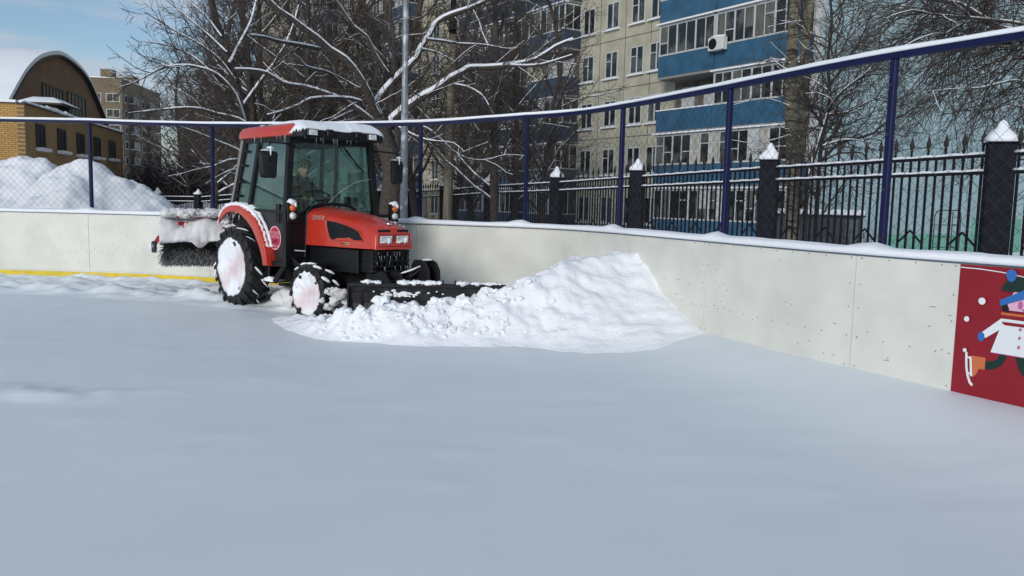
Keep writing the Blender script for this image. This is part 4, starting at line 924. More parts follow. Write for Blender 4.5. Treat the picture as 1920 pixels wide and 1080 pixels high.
# head: sculpted lat-long surface facing the camera side of the windscreen
def head():
    yaw = R(-14); vs = []; nu, nv = 32, 24
    for j in range(nv + 1):
        ph = math.pi * j / nv
        for i in range(nu):
            th = 2 * math.pi * i / nu; x, y, z = math.sin(ph) * math.cos(th), math.sin(ph) * math.sin(th), math.cos(ph)
            X, Y, Z = x * .098, y * .076, z * .122
            if z < 0: k_ = 1 - .30 * (-z) ** 1.5; Y *= k_; X = X * (1 - .08 * -z) + .010 * (-z)
            f = max(0, x) ** 4
            X += f * .026 * math.exp(-(y / .20) ** 2) * math.exp(-((z + .12) / .20) ** 2)                      # nose
            X -= f * .012 * (math.exp(-((abs(y) - .38) / .16) ** 2) * math.exp(-((z - .12) / .12) ** 2))       # eye sockets
            X += f * .007 * math.exp(-(y / .35) ** 2) * math.exp(-((z + .46) / .06) ** 2) + f * .006 * math.exp(-(y / .35) ** 2) * math.exp(-((z + .58) / .06) ** 2)
            X += f * .010 * math.exp(-(y / .3) ** 2) * math.exp(-((z + .85) / .12) ** 2) + f * .006 * math.exp(-((z - .30) / .10) ** 2)
            vs.append((X, Y, Z))
    Rz_ = Matrix.Rotation(yaw, 3, 'Z'); vs = [Rz_ @ Vector(v) + Vector((hx, hy, hz)) for v in vs]
    fs = [(j * nu + i, j * nu + (i + 1) % nu, (j + 1) * nu + (i + 1) % nu, (j + 1) * nu + i) for j in range(nv) for i in range(nu)]
    h = MB().add(vs, fs)
    T = lambda x, y, z: Rz_ @ Vector((x, y, z)) + Vector((hx, hy, hz))
    for s_ in (-1, 1):
        h.blob(T(-.005, s_ * .080, -.005), .028, 1, 2, (.55, .3, 1.1), .1)
    ho_ = h.build('head', M_SKIN, body, smooth=True)
    for s_ in (-1, 1): MB().blob(T(.084, s_ * .029, .016), .010, 0, 2, (.7, 1.3, .7), 0).build('eye', M_EYE, ho_, smooth=True)
    MB().tube([T(.090, -.022, -.058), T(.099, 0, -.056), T(.090, .022, -.058)], .0035, 6).build('mouth', mat('lips', (.25, .09, .07), .6), ho_, smooth=True)
    MB().tube([T(.090, -.045, .034), T(.094, -.02, .037)], .004, 5).tube([T(.090, .045, .034), T(.094, .02, .037)], .004, 5).build('eyebrows', M_EYE, ho_)
    cv = []; n_ = 28
    for (z_, a_, b_) in [(.035, .106, .088), (.055, .112, .094), (.085, .110, .092), (.118, .094, .080), (.142, .06, .052), (.15, .01, .01)]:
        for k_ in range(n_): t = 2 * math.pi * k_ / n_; cv.append(T(a_ * math.cos(t) - .004, b_ * math.sin(t), z_ + .012 * (1 - math.cos(t)) * (-.5 if z_ < .05 else 0)))
    cpv = MB().add(cv, [(j * n_ + k_, j * n_ + (k_ + 1) % n_, (j + 1) * n_ + (k_ + 1) % n_, (j + 1) * n_ + k_) for j in range(5) for k_ in range(n_)])
    br_ = [T(.09 * math.cos(t) + .0, .078 * math.sin(t), .042) for t in np.linspace(-1.1, 1.1, 12)] + [T(.155 * math.cos(t * .8) - .002, .075 * math.sin(t), .030) for t in np.linspace(1.1, -1.1, 12)]
    cpv.add(br_ + [v + Vector((0, 0, .008)) for v in br_], [tuple(range(24)), tuple(range(24, 48))] + [(i, (i + 1) % 24, 24 + (i + 1) % 24, 24 + i) for i in range(24)])
    cpv.build('cap', M_CAPM, ho_, smooth=True)
    MB().tube([T(.0, -.04, -.13), T(.03, .0, -.135), T(-.0, .04, -.13)], .045, 10).build('collar', M_JKT, body, smooth=True)
head()
def hand(P_, s_):
    P_ = Vector(P_); fwd = Vector((.86, -.05 * s_, .25)).normalized(); sid = Vector((0, s_, 0)); dn = Vector((.25, 0, -.95)).normalized()
    w0 = P_ - fwd * .065 + Vector((0, 0, .028))
    palm = [w0, w0 + fwd * .035, w0 + fwd * .07]
    vv, ee, rd = [tuple(p) for p in palm], [(0, 1), (1, 2)], [.026, (.038, .017), (.038, .015)]
    o = skin('hand', vv, ee, rd, M_SKIN, body, 0, 2)
    for k_, (off_, l_) in enumerate([(-.030, .92), (-.010, 1.0), (.010, .95), (.030, .78)]):
        a = w0 + fwd * .062 + sid * off_; c_ = [a, a + fwd * .032 * l_ + dn * .008, a + fwd * .045 * l_ + dn * .032 * l_, a + fwd * .025 * l_ + dn * .05 * l_]
        skin('finger', [tuple(p) for p in c_], [(0, 1), (1, 2), (2, 3)], [.0098, .0092, .0085, .0075], M_SKIN, o, 0, 1)
    a = w0 + fwd * .02 - sid * .03; c_ = [a, a - sid * .022 + fwd * .02 + dn * .012, a - sid * .018 + fwd * .045 + dn * .03]
    skin('thumb', [tuple(p) for p in c_], [(0, 1), (1, 2)], [.0125, .0108, .009], M_SKIN, o, 0, 1)
hand(HL, 1); hand(HR, -1)
# ------------------------------------------------------------------ ground behind the rink: ploughed heaps
def heap(name, prof, yc, label, seed, y0, y1):
    x0, x1 = prof[0][0], prof[-1][0]; xs_ = np.arange(x0, x1, .07); ys_ = np.arange(y0, y1, .07)
    def h(X, Y):
        r_ = ip(X, prof); d = np.abs(Y - yc - .4 * np.sin(X * 1.1 + seed)); fall = r_ - np.where(Y < yc, .72, .6) * (np.sqrt(d * d + .12) - .35)
        n1 = vn(lambda x, y: fbm(x * .9, y * .9, seed, 5))(X, Y); n2 = vn(lambda x, y: fbm(x * 4, y * 4, seed, 5) + .5 * (.4 - noise.voronoi(Vector((x * 2.3, y * 2.3, seed)))[0][0]))(X, Y)
        gul = vn(lambda x, y: abs(fbm(x * .8 + y * .5, y * .25, seed + 3, 3)))(X, Y)
        return np.maximum(fall + .17 * n1 + .06 * n2 - .28 * gul * np.clip((yc - Y) * 1.5, 0, 1), -.3)
    V_, Q_ = grid(xs_, ys_, h); return tag(raw(name, V_, Q_, M_CLOD, smooth=True), label, 'snow heap')
heap('snow_heap', [(-19, .3), (-16, 1.6), (-14, 2.1), (-12.6, 2.36), (-12.1, 2.45), (-11.75, 2.42), (-11.45, 2.30), (-11.2, 2.08), (-10.9, 1.75), (-10.3, 1.2), (-9.5, .4), (-9, -.2)], 20.0, 'tall rounded heap of shovelled snow in front of the yellow brick annex', 2, 15.8, 25)
heap('snow_heap', [(-12.4, .2), (-11.6, 1.2), (-11.0, 2.0), (-10.75, 2.18), (-10.2, 2.30), (-9.95, 2.26), (-9.7, 2.08), (-9.4, 2.04), (-9.05, 1.82), (-8.6, 1.45), (-8.2, 1.0), (-7.6, .5), (-6.8, -.1)], 19.6, 'snow heap sloping down to the right, behind the first blue post', 5, 15.8, 24)

heap('snow_bank', [(-22.5, .3), (-21, .8), (-19.6, 1.1), (-18, 1.15), (-17.2, 1.0), (-16.2, 1.15), (-15, 1.0), (-13.5, .6), (-12, 0)], 47.0, 'low white snow bank seen through the low distant fence', 7, 45.2, 50)

# ------------------------------------------------------------------ apartment block
B_CREAM = mat('cream_panel_wall', (.42, .395, .30), .9, var=.16, vscale=.9, bump=.2, bscale=30, detail=8)
B_JOINT = mat('panel_joint', (.13, .12, .10), .9)
B_TEAL = mat('pale_teal_wall', (.32, .43, .45), .85, var=.12, vscale=.35, detail=8)
B_MINT = mat('mint_paint', (.15, .36, .28), .85, var=.1, vscale=1)
def siding(name, c1, period=.11):
    M = mat(name, c1, .45, var=.18, vscale=1.5); t = M.node_tree; b = t.nodes['Principled BSDF']
    tcn = nn(t, 'ShaderNodeTexCoord'); wv = nn(t, 'ShaderNodeTexWave', bands_direction='Z', wave_profile='SAW'); wv.inputs['Scale'].default_value = 1 / period / 3.14; wv.inputs['Distortion'].default_value = 0
    bp = nn(t, 'ShaderNodeBump'); bp.inputs['Strength'].default_value = .9; bp.inputs['Distance'].default_value = .02
    t.links.new(tcn.outputs['Object'], wv.inputs[0]); t.links.new(wv.outputs['Fac'], bp.inputs['Height']); t.links.new(bp.outputs[0], b.inputs['Normal']); return M
B_BLUE = siding('blue_siding', (.035, .115, .20)); B_BLUE2 = siding('faded_blue_siding', (.036, .068, .115))
B_WHT = mat('white_window_frame', (.50, .52, .51), .5, var=.08, vscale=3); B_GLS = mat('dark_window_glass', (.014, .017, .018), .12, spec=.45, col2=(.09, .095, .09), vscale=.9, lo=.5, hi=.62)
B_INT = mat('dim_loggia_interior', (.07, .065, .06), .9, col2=(.20, .19, .17), vscale=1.5); B_SLAB = mat('concrete_slab', (.24, .235, .22), .9); B_DIM = mat('dim_curtain', (.11, .11, .10), .8, var=.3, vscale=3, stretch=(4, 4, .5)); B_CUR = mat('pale_curtain', (.42, .40, .36), .9, var=.2, vscale=4, stretch=(3, 3, .3))
AP0 = Vector((10.72, 40.66, 0)); AE = Vector((-.547, .837, 0)).normalized(); AA = math.atan2(AE.y, AE.x)
apt = thing('apartment_building', 'long cream panel apartment block with blue loggias and a pale teal end wall', 'building', AP0, AA)
HGT = 25.6
MB().bx(-4.6, 82, -12, -.25, -1.5, HGT).build('body', B_CREAM, apt)
MB().bx(-4.6, 82, -.25, 0, -1.5, HGT).build('facade_wall', B_CREAM, apt)
ew = MB().bx(-4.86, -4.6, -19, 0, -1.5, HGT).build('end_wall', B_TEAL, apt)
MB().bx(-4.6, -4.3, -19, -12, -1.5, HGT).build('end_wall_return', B_TEAL, apt)
MB().bx(-4.88, -4.58, -.02, .22, -1.5, HGT).build('corner_pilaster', B_WHT, apt)
j = MB()
for f in range(9):
    z = -.15 + 2.8 * f; j.bx(-4.867, -4.86, -19, -.03, z - .02, z + .02)
for y in (-3.2, -6.4, -9.6, -12.8, -16): j.bx(-4.867, -4.86, y - .015, y + .015, -1.5, HGT)
j.build('wall_joints', mat('teal_joint', (.20, .30, .31), .9), ew)
MB().bx(-4.875, -4.86, -13.5, -5.6, -1.5, .45).bx(-4.875, -4.86, -18.9, -13.5, -1.5, 1.30).build('painted_base', B_MINT, ew)
MB().bx(-4.92, -4.86, -15.7, -14.3, 1.42, 3.0).build('boarded_opening', mat('beige_board', (.50, .45, .36), .8, var=.1), ew)
MB().bx(-5.0, -4.86, -15.8, -14.2, 3.0, 3.1).build('ledge_snow', M_SNOW, ew)
j = MB()
for f in range(9): z = -.12 + 2.8 * f; j.bx(4.2, 81, .0, .006, z - .025, z + .025)
for s_ in (6.2, 8.35, 10.6, 12.9, 27.2, 30.1, 33, 45, 48, 51): j.bx(s_ - .022, s_ + .022, .0, .006, -1.5, HGT)
j.build('panel_joints', B_JOINT, apt)
def pxy(s_, y_, z_): q = AP0 + AE * s_ + Vector((-AE.y, AE.x, 0)) * y_; yy = q.y * cp - (z_ - EYE) * sp; zz = q.y * sp + (z_ - EYE) * cp; return 960 + F * q.x / yy, 540 - F * zz / yy
rnd = random.Random(17)
def window(root, s_, z_, w_=1.05, h_=1.5, style=0):
    fr = MB(); t = .075
    fr.bx(s_ - w_ / 2, s_ + w_ / 2, -.06, .02, z_, z_ + t).bx(s_ - w_ / 2, s_ + w_ / 2, -.06, .02, z_ + h_ - t, z_ + h_).bx(s_ - w_ / 2, s_ - w_ / 2 + t, -.06, .02, z_ + t, z_ + h_ - t).bx(s_ + w_ / 2 - t, s_ + w_ / 2, -.06, .02, z_ + t, z_ + h_ - t)
    fr.bx(s_ - .05, s_ + .05, -.06, .022, z_ + t, z_ + h_ - t)
    if style: fr.bx(s_ + .05, s_ + w_ / 2 - t, -.06, .02, z_ + h_ * .62, z_ + h_ * .62 + .05)
    o = fr.build('window', B_WHT, root)
    MB().bx(s_ - w_ / 2 + .03, s_ + w_ / 2 - .03, .001, .006, z_ + .03, z_ + h_ - .03).build('pane', B_GLS, o)
    MB().bx(s_ - w_ / 2 - .12, s_ + w_ / 2 + .12, .0, .20, z_ - .10, z_ - .03).build('sill_snow', M_SNOW, o)
    return o
wins = 0
for s_ in (5.7, 7.3, 9.5, 11.7, 28.6, 31.5, 46.5, 49.5):
    for f in range(9):
        z_ = -.12 + 2.8 * f + .68
        if pxy(s_, 0, z_)[1] < -10: break
        window(apt, s_, z_, .62 if s_ == 5.55 else 1.1, 1.52, rnd.random() < .4); wins += 1
def loggia(s0, s1, f, m_, kind, dep=1.25):
    z_ = -.12 + 2.8 * f
    o = MB().bx(s0, s1, dep - .06, dep, z_ - .04, z_ + 1.02).bx(s0, s0 + .06, 0, dep - .06, z_ - .04, z_ + 1.02).bx(s1 - .06, s1, 0, dep - .06, z_ - .04, z_ + 1.02).build('balcony', m_, apt)
    MB().bx(s0 + .01, s1 - .01, .0, dep - .01, z_ - .16, z_ - .045).build('slab', B_SLAB, o)
    MB().bx(s0 + .06, s1 - .06, .004, .02, z_ - .0, z_ + 2.6).build('back_wall', B_INT, o)
    top = z_ + 2.58; gb = z_ + 1.02
    if kind == 'open':
        MB().bx(s0 - .02, s1 + .02, dep - .09, dep + .04, gb, gb + .06).build('ledge_snow', M_SNOW, o)
        MB().bx(s0 + .5, s0 + 1.7, .02, .05, z_ + .9, z_ + 2.3).bx(s1 - 1.5, s1 - .6, .02, .05, z_ + .1, z_ + 2.3).build('inner_window', B_WHT, o)
        return
    fr = MB(); n_ = max(3, int(round((s1 - s0) / .62))); t = .05; d0, d1 = dep - .055, dep - .005
    fr.bx(s0, s1, d0 - .01, dep + .015, gb, gb + .08).bx(s0, s1, d0, d1, top - .09, top)
    for k in range(n_ + 1):
        w_ = .10 if k in (0, n_) or k % 2 == 0 else .05; c = s0 + (s1 - s0) * k / n_; c = min(max(c, s0 + w_ / 2), s1 - w_ / 2); fr.bx(c - w_ / 2, c + w_ / 2, d0, d1, gb + .08, top - .09)
    for k in range(n_):
        if rnd.random() < .38:
            a_, b_ = s0 + (s1 - s0) * k / n_ + .05, s0 + (s1 - s0) * (k + 1) / n_ - .05; zz = gb + .08 + rnd.choice([.55, .9]); fr.bx(a_, b_, d0 + .005, d1 - .005, zz, zz + .05)
    for ss in (s0, s1 - .05):                                # end faces
        fr.bx(ss, ss + .05, 0, d0, gb, gb + .08).bx(ss, ss + .05, 0, d0, top - .09, top).bx(ss, ss + .05, 0, .08, gb + .08, top - .09).bx(ss, ss + .05, dep / 2 - .03, dep / 2 + .03, gb + .08, top - .09)
    g = fr.build('glazing', B_WHT, o)
    MB().bx(s0 + .02, s1 - .02, d0 + .018, d0 + .026, gb + .05, top - .05).bx(s0 + .02, s0 + .028, .02, d0 + .01, gb + .05, top - .05).bx(s1 - .028, s1 - .02, .02, d0 + .01, gb + .05, top - .05).build('pane', B_GLS, o)
    for k in range(n_):
        a_ = s0 + (s1 - s0) * k / n_
        if rnd.random() < .28: MB().bx(a_ + .05, a_ + (s1 - s0) / n_ - .05, d0 + .028, d0 + .032, gb + .09 + rnd.choice([0, 0, .5]), top - .10).build('curtain', rnd.choice([B_DIM, B_DIM, B_CUR, B_INT]), o)
    k = rnd.randrange(n_); a_ = s0 + (s1 - s0) * k / n_
    if rnd.random() < .5: MB().bx(a_ + .03, a_ + (s1 - s0) / n_ - .03, d0 + .034, d0 + .040, gb + .06, top - .06).build('infill_panel', B_CUR if rnd.random() < .5 else B_WHT, o)
    MB().bx(s0 - .10, s1 + .10, dep - .18, dep + .16, top + .02, top + .09).build('lip_snow', M_SNOW, o)
rows = {0: 'g', 1: 'g', 2: 'g', 3: 'g', 4: 'g'}
for f in range(9):
    for (s0, s1, m_) in [(-4.4, .28, B_BLUE), (.32, 4.2, B_BLUE), (12.5, 16.4, B_BLUE2), (18.2, 21.8, B_BLUE2), (21.84, 25.5, B_BLUE2), (34.2, 38.0, B_BLUE2), (38.04, 42, B_BLUE2), (53, 57, B_BLUE2), (57.05, 61, B_BLUE2)]:
        if pxy((s0 + s1) / 2, 1.2, -.12 + 2.8 * f)[1] < -15: continue
        kind = 'open' if (f, s0) in ((2, .32), (1, 21.84), (3, 12.5), (2, 18.2), (4, 34.2), (5, 38.04)) else 'g'
        loggia(s0, s1, f, m_, kind)
# air conditioner on the balcony parapet
ac = thing('air_conditioner', 'white air conditioner unit with round black fan hung on the blue balcony parapet', 'air conditioner', AP0, AA)
acs, acz = .0, 8.3 + .72
MB().bx(acs - .55, acs + .40, 1.30, 1.62, acz, acz + .62).build('case', mat('ac_white', (.62, .62, .58), .5), ac, bevel=.02)
MB().lathe([(0, .001), (0, .23), (.012, .25), (.0, .26)], 24, (acs + .10, 1.622, acz + .31), (0, 1, 0)).build('fan', T_BLK, ac)
MB().bx(acs - .5, acs - .44, 1.26, 1.60, acz - .05, acz - .003).bx(acs + .3, acs + .36, 1.26, 1.60, acz - .05, acz - .003).build('bracket', T_MET, ac)
MB().blob((acs - .08, 1.46, acz + .64), .2, 2, 2, (2.5, .95, .35), .3).build('snow', M_SNOW, ac, smooth=True)

# ------------------------------------------------------------------ hall with barrel roof, left
DG = Vector((-.21, .98, 0)).normalized(); NG = Vector((DG.y, -DG.x, 0))       # gable direction, outward normal (towards the right)
G0 = at(22, 195, 50); G0.z = 0
def on_plane(px, py, O_, n_, ax):                             # (u along ax, z) of the plane point seen at a photo pixel
    d = ray(px, py); e = Vector((0, 0, EYE)); t = (O_ - e).dot(n_) / d.dot(n_); p = e + d * t; return (p - O_).dot(ax), p.z
H_BR = brick('brown_brick', (.38, .225, .13), (.33, .195, .115), (.12, .075, .05), bw=.25, bh=.075, axes=(0, 2)); H_SH = mat('dark_roof_edge', (.03, .024, .022), .6); H_GL = mat('hall_window', (.010, .018, .030), .35, spec=.25, var=.3, vscale=.5)
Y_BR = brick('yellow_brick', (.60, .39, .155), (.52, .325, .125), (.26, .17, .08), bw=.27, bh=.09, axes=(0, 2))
arch_px = [(21, 194), (37, 164), (52, 138), (68.5, 119), (85, 108), (104, 103.5), (120, 105), (139, 117), (157, 134), (172, 156), (185, 186), (200, 223)]
ap = [on_plane(x, y, G0, NG, DG) for x, y in arch_px]
(u0, z0), (u1, z1) = ap[0], ap[1]; lowL = [(u0 - (u1 - u0) * .45 * k, z0 - (z1 - z0) * .75 * k) for k in range(3, 0, -1)]
(u0, z0), (u1, z1) = ap[-1], ap[-2]; lowR = [(u0 + (u0 - u1) * .45 * k, z0 - (z1 - z0) * .75 * k) for k in range(1, 4)]
sp2 = spline([(u, z) for u, z in lowL + ap + lowR], .8); sp2 = [(p.x, p.y) for p in sp2]
hall = thing('sports_hall', 'brown brick hall with a steep snow-covered barrel roof and tall gable windows', 'building', G0, math.atan2(DG.y, DG.x))
# local axes: x along the gable, y to the left-behind (= -NG), z up
MB().prism([(u, z) for u, z in sp2] + [(sp2[-1][0], -1), (sp2[0][0], -1)], 'xz', .35, .65).build('gable_wall', H_BR, hall)
def offs(P, d):
    o = []
    for i, p in enumerate(P):
        a, b = P[max(i - 1, 0)], P[min(i + 1, len(P) - 1)]; dx, dz = b[0] - a[0], b[1] - a[1]; l = math.hypot(dx, dz); o.append((p[0] - dz / l * d, p[1] + dx / l * d))
    return o
def shell(P, d0, d1, y0, y1): a, b = offs(P, d0), offs(P, d1); return MB().prism(a + b[::-1], 'xz', y0, y1)
shell(sp2, .02, -.10, 0, 45).build('roof_shell', H_SH, hall)
shell(sp2, .30, .03, .06, 45).build('roof_snow', M_SNOW, hall)
def winp(root, O_, n_, ax, quad_px, yoff, nm, m_frame, m_glass, panes):
    P = [on_plane(x, y, O_ - n_ * yoff, n_, ax) for x, y in quad_px]; u0, u1 = P[0][0], P[1][0]; zt = (P[0][1] + P[1][1]) / 2; zb_ = (P[2][1] + P[3][1]) / 2
    w_ = MB().bx(u0, u1, yoff - .04, yoff - .01, zb_, zt).build(nm, m_glass, root); fr = MB(); t = .09
    fr.bx(u0 - t, u1 + t, yoff - .08, yoff - .005, zt, zt + t).bx(u0 - t, u1 + t, yoff - .08, yoff - .005, zb_ - t, zb_).bx(u0 - t, u0, yoff - .08, yoff - .005, zb_, zt).bx(u1, u1 + t, yoff - .08, yoff - .005, zb_, zt)
    for k in range(1, panes): c = u0 + (u1 - u0) * k / panes; fr.bx(c - .04, c + .04, yoff - .07, yoff - .03, zb_, zt)
    fr.build('frame', m_frame, w_); return u0, u1, zb_, zt, w_
winp(hall, G0, NG, DG, [(78.7, 158), (115.7, 171), (115.7, 206), (78.7, 204)], .35, 'window', H_SH, H_GL, 6)
winp(hall, G0, NG, DG, [(126, 174), (158.3, 185), (158.3, 224), (126, 220)], .35, 'window', H_SH, H_GL, 5)
E0 = at(45, 195, 36); ztop = E0.z; E0.z = 0
ext = thing('brick_annex', 'flat-roofed yellow brick annex with five narrow windows and snow on its parapet', 'building', E0, math.atan2(DG.y, DG.x))
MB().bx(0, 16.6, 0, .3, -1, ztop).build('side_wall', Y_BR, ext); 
Y_BR_SUN = brick('yellow_brick_sunlit', (.74, .45, .13), (.62, .36, .10), (.30, .18, .08), bw=.27, bh=.09, axes=(1, 2))  # same brick as the side wall, with sunlight painted into a brighter colour
MB().bx(0, .3, .3, 14, -1, ztop).build('front_wall', Y_BR_SUN, ext)
MB().bx(16.3, 16.6, .3, 14, -1, ztop).bx(.3, 16.3, .3, 14, ztop - .5, ztop - .3).build('roof', B_SLAB, ext)
MB().bx(-.06, 16.66, -.06, .34, ztop, ztop + .05).bx(-.06, .34, .34, 14, ztop, ztop + .05).build('parapet_cap', H_SH, ext)
sn = MB()
for k in range(60): t = k / 59; sn.blob((.2 + 16.2 * t, .12, ztop + .10), .20 * (1 + .25 * fbm(k * .4, 1, 1, 2)), k, 1, (1.3, 1.1, .45 + .3 * (abs(t - .28) < .12)), .3)
sn.bx(-.1, .36, .3, 14, ztop + .05, ztop + .16).bx(.3, 16.3, .36, 13.9, ztop - .3, ztop - .05); sn.build('parapet_snow', M_SNOW, ext, smooth=False)
for q in [(67.5, 80.5, 236, 272), (107.5, 120, 244.5, 278), (143.5, 155, 252, 285), (175, 185.5, 259, 290), (204, 213.5, 266, 293.5)]:
    u0, u1, zb_, zt, w_ = winp(ext, E0, NG, DG, [(q[0], q[2]), (q[1], q[2] + 3), (q[1], q[3] + 2), (q[0], q[3])], 0, 'window', H_SH, H_GL, 2)
    MB().bx(u0 - .2, u1 + .2, -.32, -.0, zb_ - .26, zb_ - .10).build('sill_snow', M_SNOW, w_, bevel=.04)
ch = thing('roof_vent', 'low red brick roof vent under a wide snow-covered cap on the annex roof', 'vent', at(96, 205, 43), math.atan2(DG.y, DG.x))
MB().bx(-1.0, 1.4, -.6, .8, -1.2, -.02).build('brick_base', brick('red_brick', (.30, .06, .04), (.25, .05, .035), (.16, .08, .06), axes=(0, 2)), ch)
MB().bx(-1.5, 1.7, -1.0, 1.2, .12, .20).bx(-.9, 1.3, -.5, .7, -.02, .12).build('cap', H_SH, ch)
sv = MB().add([(-1.5, -1, .202), (1.7, -1, .202), (1.7, 1.2, .202), (-1.5, 1.2, .202), (-.9, -.4, .52), (1.1, -.4, .52), (1.1, .6, .52), (-.9, .6, .52)], [(0, 1, 5, 4), (1, 2, 6, 5), (2, 3, 7, 6), (3, 0, 4, 7), (4, 5, 6, 7), (0, 3, 2, 1)]).build('cap_snow', M_SNOW, ch, bevel=.08, seg=2)

# ------------------------------------------------------------------ far blocks
FB = mat('beige_brick_far', (.165, .13, .085), .9, var=.12, vscale=.4, detail=8); FB2 = mat('grey_brown_far', (.14, .12, .10), .9, var=.1, vscale=.5)
def tower(name, label, corner, dirang, wl, wr, h_, m_, rows_, seed, ftz=2.8):
    # local x along the right-hand face (away), y to the left along the front face
    t = thing(name, label, 'building', corner, dirang); r_ = random.Random(seed)
    MB().bx(0, wr, 0, wl, -6, h_).bx(.0, wr, .0, wl, h_ + .0, h_ + .5).build('walls', m_, t)
    MB().bx(1, 3.2, 2, 4, h_ + .5, h_ + 2.2).bx(wr - 6, wr - 3.5, 3, 6, h_ + .5, h_ + 3).build('roof_structures', m_, t)
    MB().bx(-.2, wr + .2, -.2, wl + .2, h_ + .5, h_ + .65).build('roof_snow', M_SNOW, t)
    nwr, nwl = int(wr / 3.2), int(wl / 3.2); cnt = 0
    for f in range(rows_):
        z_ = h_ - 1.2 - 2.8 * (f + 1) + .3
        for k in range(nwr):
            x = 1.6 + 3.2 * k
            if k % 3 == 1:
                b_ = MB().bx(x - 1.2, x + 1.2, -1.0, -.01, z_ - .9, z_ + .05).build('balcony', FB2, t)
                MB().bx(x - 1.25, x + 1.25, -1.05, -.0, z_ + .06, z_ + .16).build('snow', M_SNOW, b_)
                MB().bx(x - 1.1, x + 1.1, -.9, -.85, z_ + .17, z_ + 1.45).build('glazing', B_GLS, b_)
                fr = MB(); [fr.bx(x - 1.2 + .48 * q_, x - 1.12 + .48 * q_, -.95, -.86, z_ + .16, z_ + 1.5) for q_ in range(6)]; fr.build('mullions', B_WHT, b_)
            else:
                o = MB().bx(x - .75, x + .75, -.06, .02, z_, z_ + 1.5).build('window', B_WHT, t); MB().bx(x - .62, x - .05, -.09, -.062, z_ + .12, z_ + 1.4).bx(x + .05, x + .62, -.09, -.062, z_ + .12, z_ + 1.4).build('pane', B_GLS, o); cnt += 1
        for k in range(nwl):
            y = 1.6 + 3.2 * k
            o = MB().bx(-.06, .02, y - 1.2, y + 1.2, z_, z_ + 1.5).build('window', B_WHT, t); MB().bx(-.09, -.062, y - 1.08, y - .05, z_ + .12, z_ + 1.4).bx(-.09, -.062, y + .05, y + 1.08, z_ + .12, z_ + 1.4).build('pane', B_GLS, o)
    return t
q = at(228, 146, 150); hz_ = q.z - .6; q.z = 0
tower('apartment_tower', 'tall beige brick apartment tower rising behind the barrel-roofed hall', q, math.atan2(.99, -.12), 15, 22.5, hz_, FB, 9, 3)
q = at(333, 210, 130); hz_ = q.z; q.z = 0
tower('apartment_block', 'dark brown apartment block glimpsed through the bare trees behind the tractor cab', q, math.atan2(.12, .99), 10, 34, hz_, FB2, 6, 4)
q = at(1884, 240, 62); hz_ = q.z; q.z = 0
t_ = tower('brick_house', 'reddish brown brick house at the right edge, beyond the teal wall', q, 0, 10, 14, hz_, mat('red_brown_wall', (.17, .075, .045), .9, var=.15, vscale=2), 3, 6)
# low shed behind the iron fence
q = at(1496, 455, 33); q.z = 0
shed = thing('shed', 'low grey shed with a thick snow slab on its roof behind the iron fence', 'shed', q, R(8))
SG = siding('grey_corrugated', (.055, .065, .075), .16)
MB().bx(0, 2.7, 0, 2.2, -.6, 1.30).build('walls', SG, shed); MB().bx(-.1, 2.8, -.15, 2.3, 1.302, 1.36).build('roof', T_PLA, shed)
MB().bx(-.08, 2.78, -.13, 2.28, 1.362, 1.60).build('roof_snow', M_SNOW, shed, bevel=.06, seg=3)
fr = MB().bx(2.0, 2.55, -.03, -.003, .0, 1.2); fr.build('door', mat('shed_door', (.12, .13, .13), .6), shed)
# climbing frame
q = at(1748, 468, 31); q.z = 0
cf = thing('climbing_frame', 'thin tubular climbing frame in front of the mint-painted wall base', 'climbing frame', q, R(10))
g = MB().tube([(0, 0, -.6), (0, 0, 1.45), (.06, 0, 1.6), (.2, 0, 1.66), (.95, 0, 1.66), (1.08, 0, 1.6), (1.12, 0, 1.45), (1.12, 0, -.6)], .022, 6).tube([(1.0, .3, -.6), (1.0, .3, 1.6)], .02, 6)
for z_ in (.25, .65, 1.1): g.tube([(0, 0, z_), (1.12, 0, z_)], .016, 6)
for z_ in np.arange(0, 1.5, .28): g.tube([(.9, 0, z_), (1.0, .3, z_)], .014, 5)
g.build('frame', mat('dull_green_pipe', (.04, .07, .06), .6), cf, smooth=True)

# ------------------------------------------------------------------ lamp post and utility pole
q = at(757, 430, 18.5)
lp = thing('lamp_post', 'galvanised grey steel lamp post rising out of frame just right of the tractor', 'lamp post', (q.x, q.y, -.2))
MB().tube([(0, 0, 0), (0, 0, 4.2), (.0, 0, 4.3), (.0, 0, 10)], [.085, .080, .068, .055], 16).build('shaft', mat('galvanised_steel', (.20, .22, .24), .5, metal=.3, col2=(.50, .52, .54), vscale=5, lo=.52, hi=.66, detail=6), lp, smooth=True)
MB().tube([(0, 0, 9.9), (0, -.3, 10.3), (0, -1.2, 10.6)], .035, 8).box((0, -1.4, 10.6), (.3, .7, .12)).build('lamp_head', T_GRY, lp)
q = at(838, 400, 30)
up_ = thing('utility_pole', 'slender brown concrete pole with a dark cap among the branches', 'utility pole', (q.x, q.y, -.6))
MB().tube([(0, 0, 0), (.12, 0, 8.15)], [.20, .125], 12).build('shaft', mat('weathered_pole', (.17, .145, .11), .9, var=.3, vscale=8, stretch=(1, 1, .1), bump=.5, bscale=30), up_, smooth=True)
MB().tube([(.12, 0, 8.15), (.125, 0, 8.6), (.13, 0, 10.2)], [.14, .14, .05], 12).build('cap', T_BLK, up_, smooth=True)

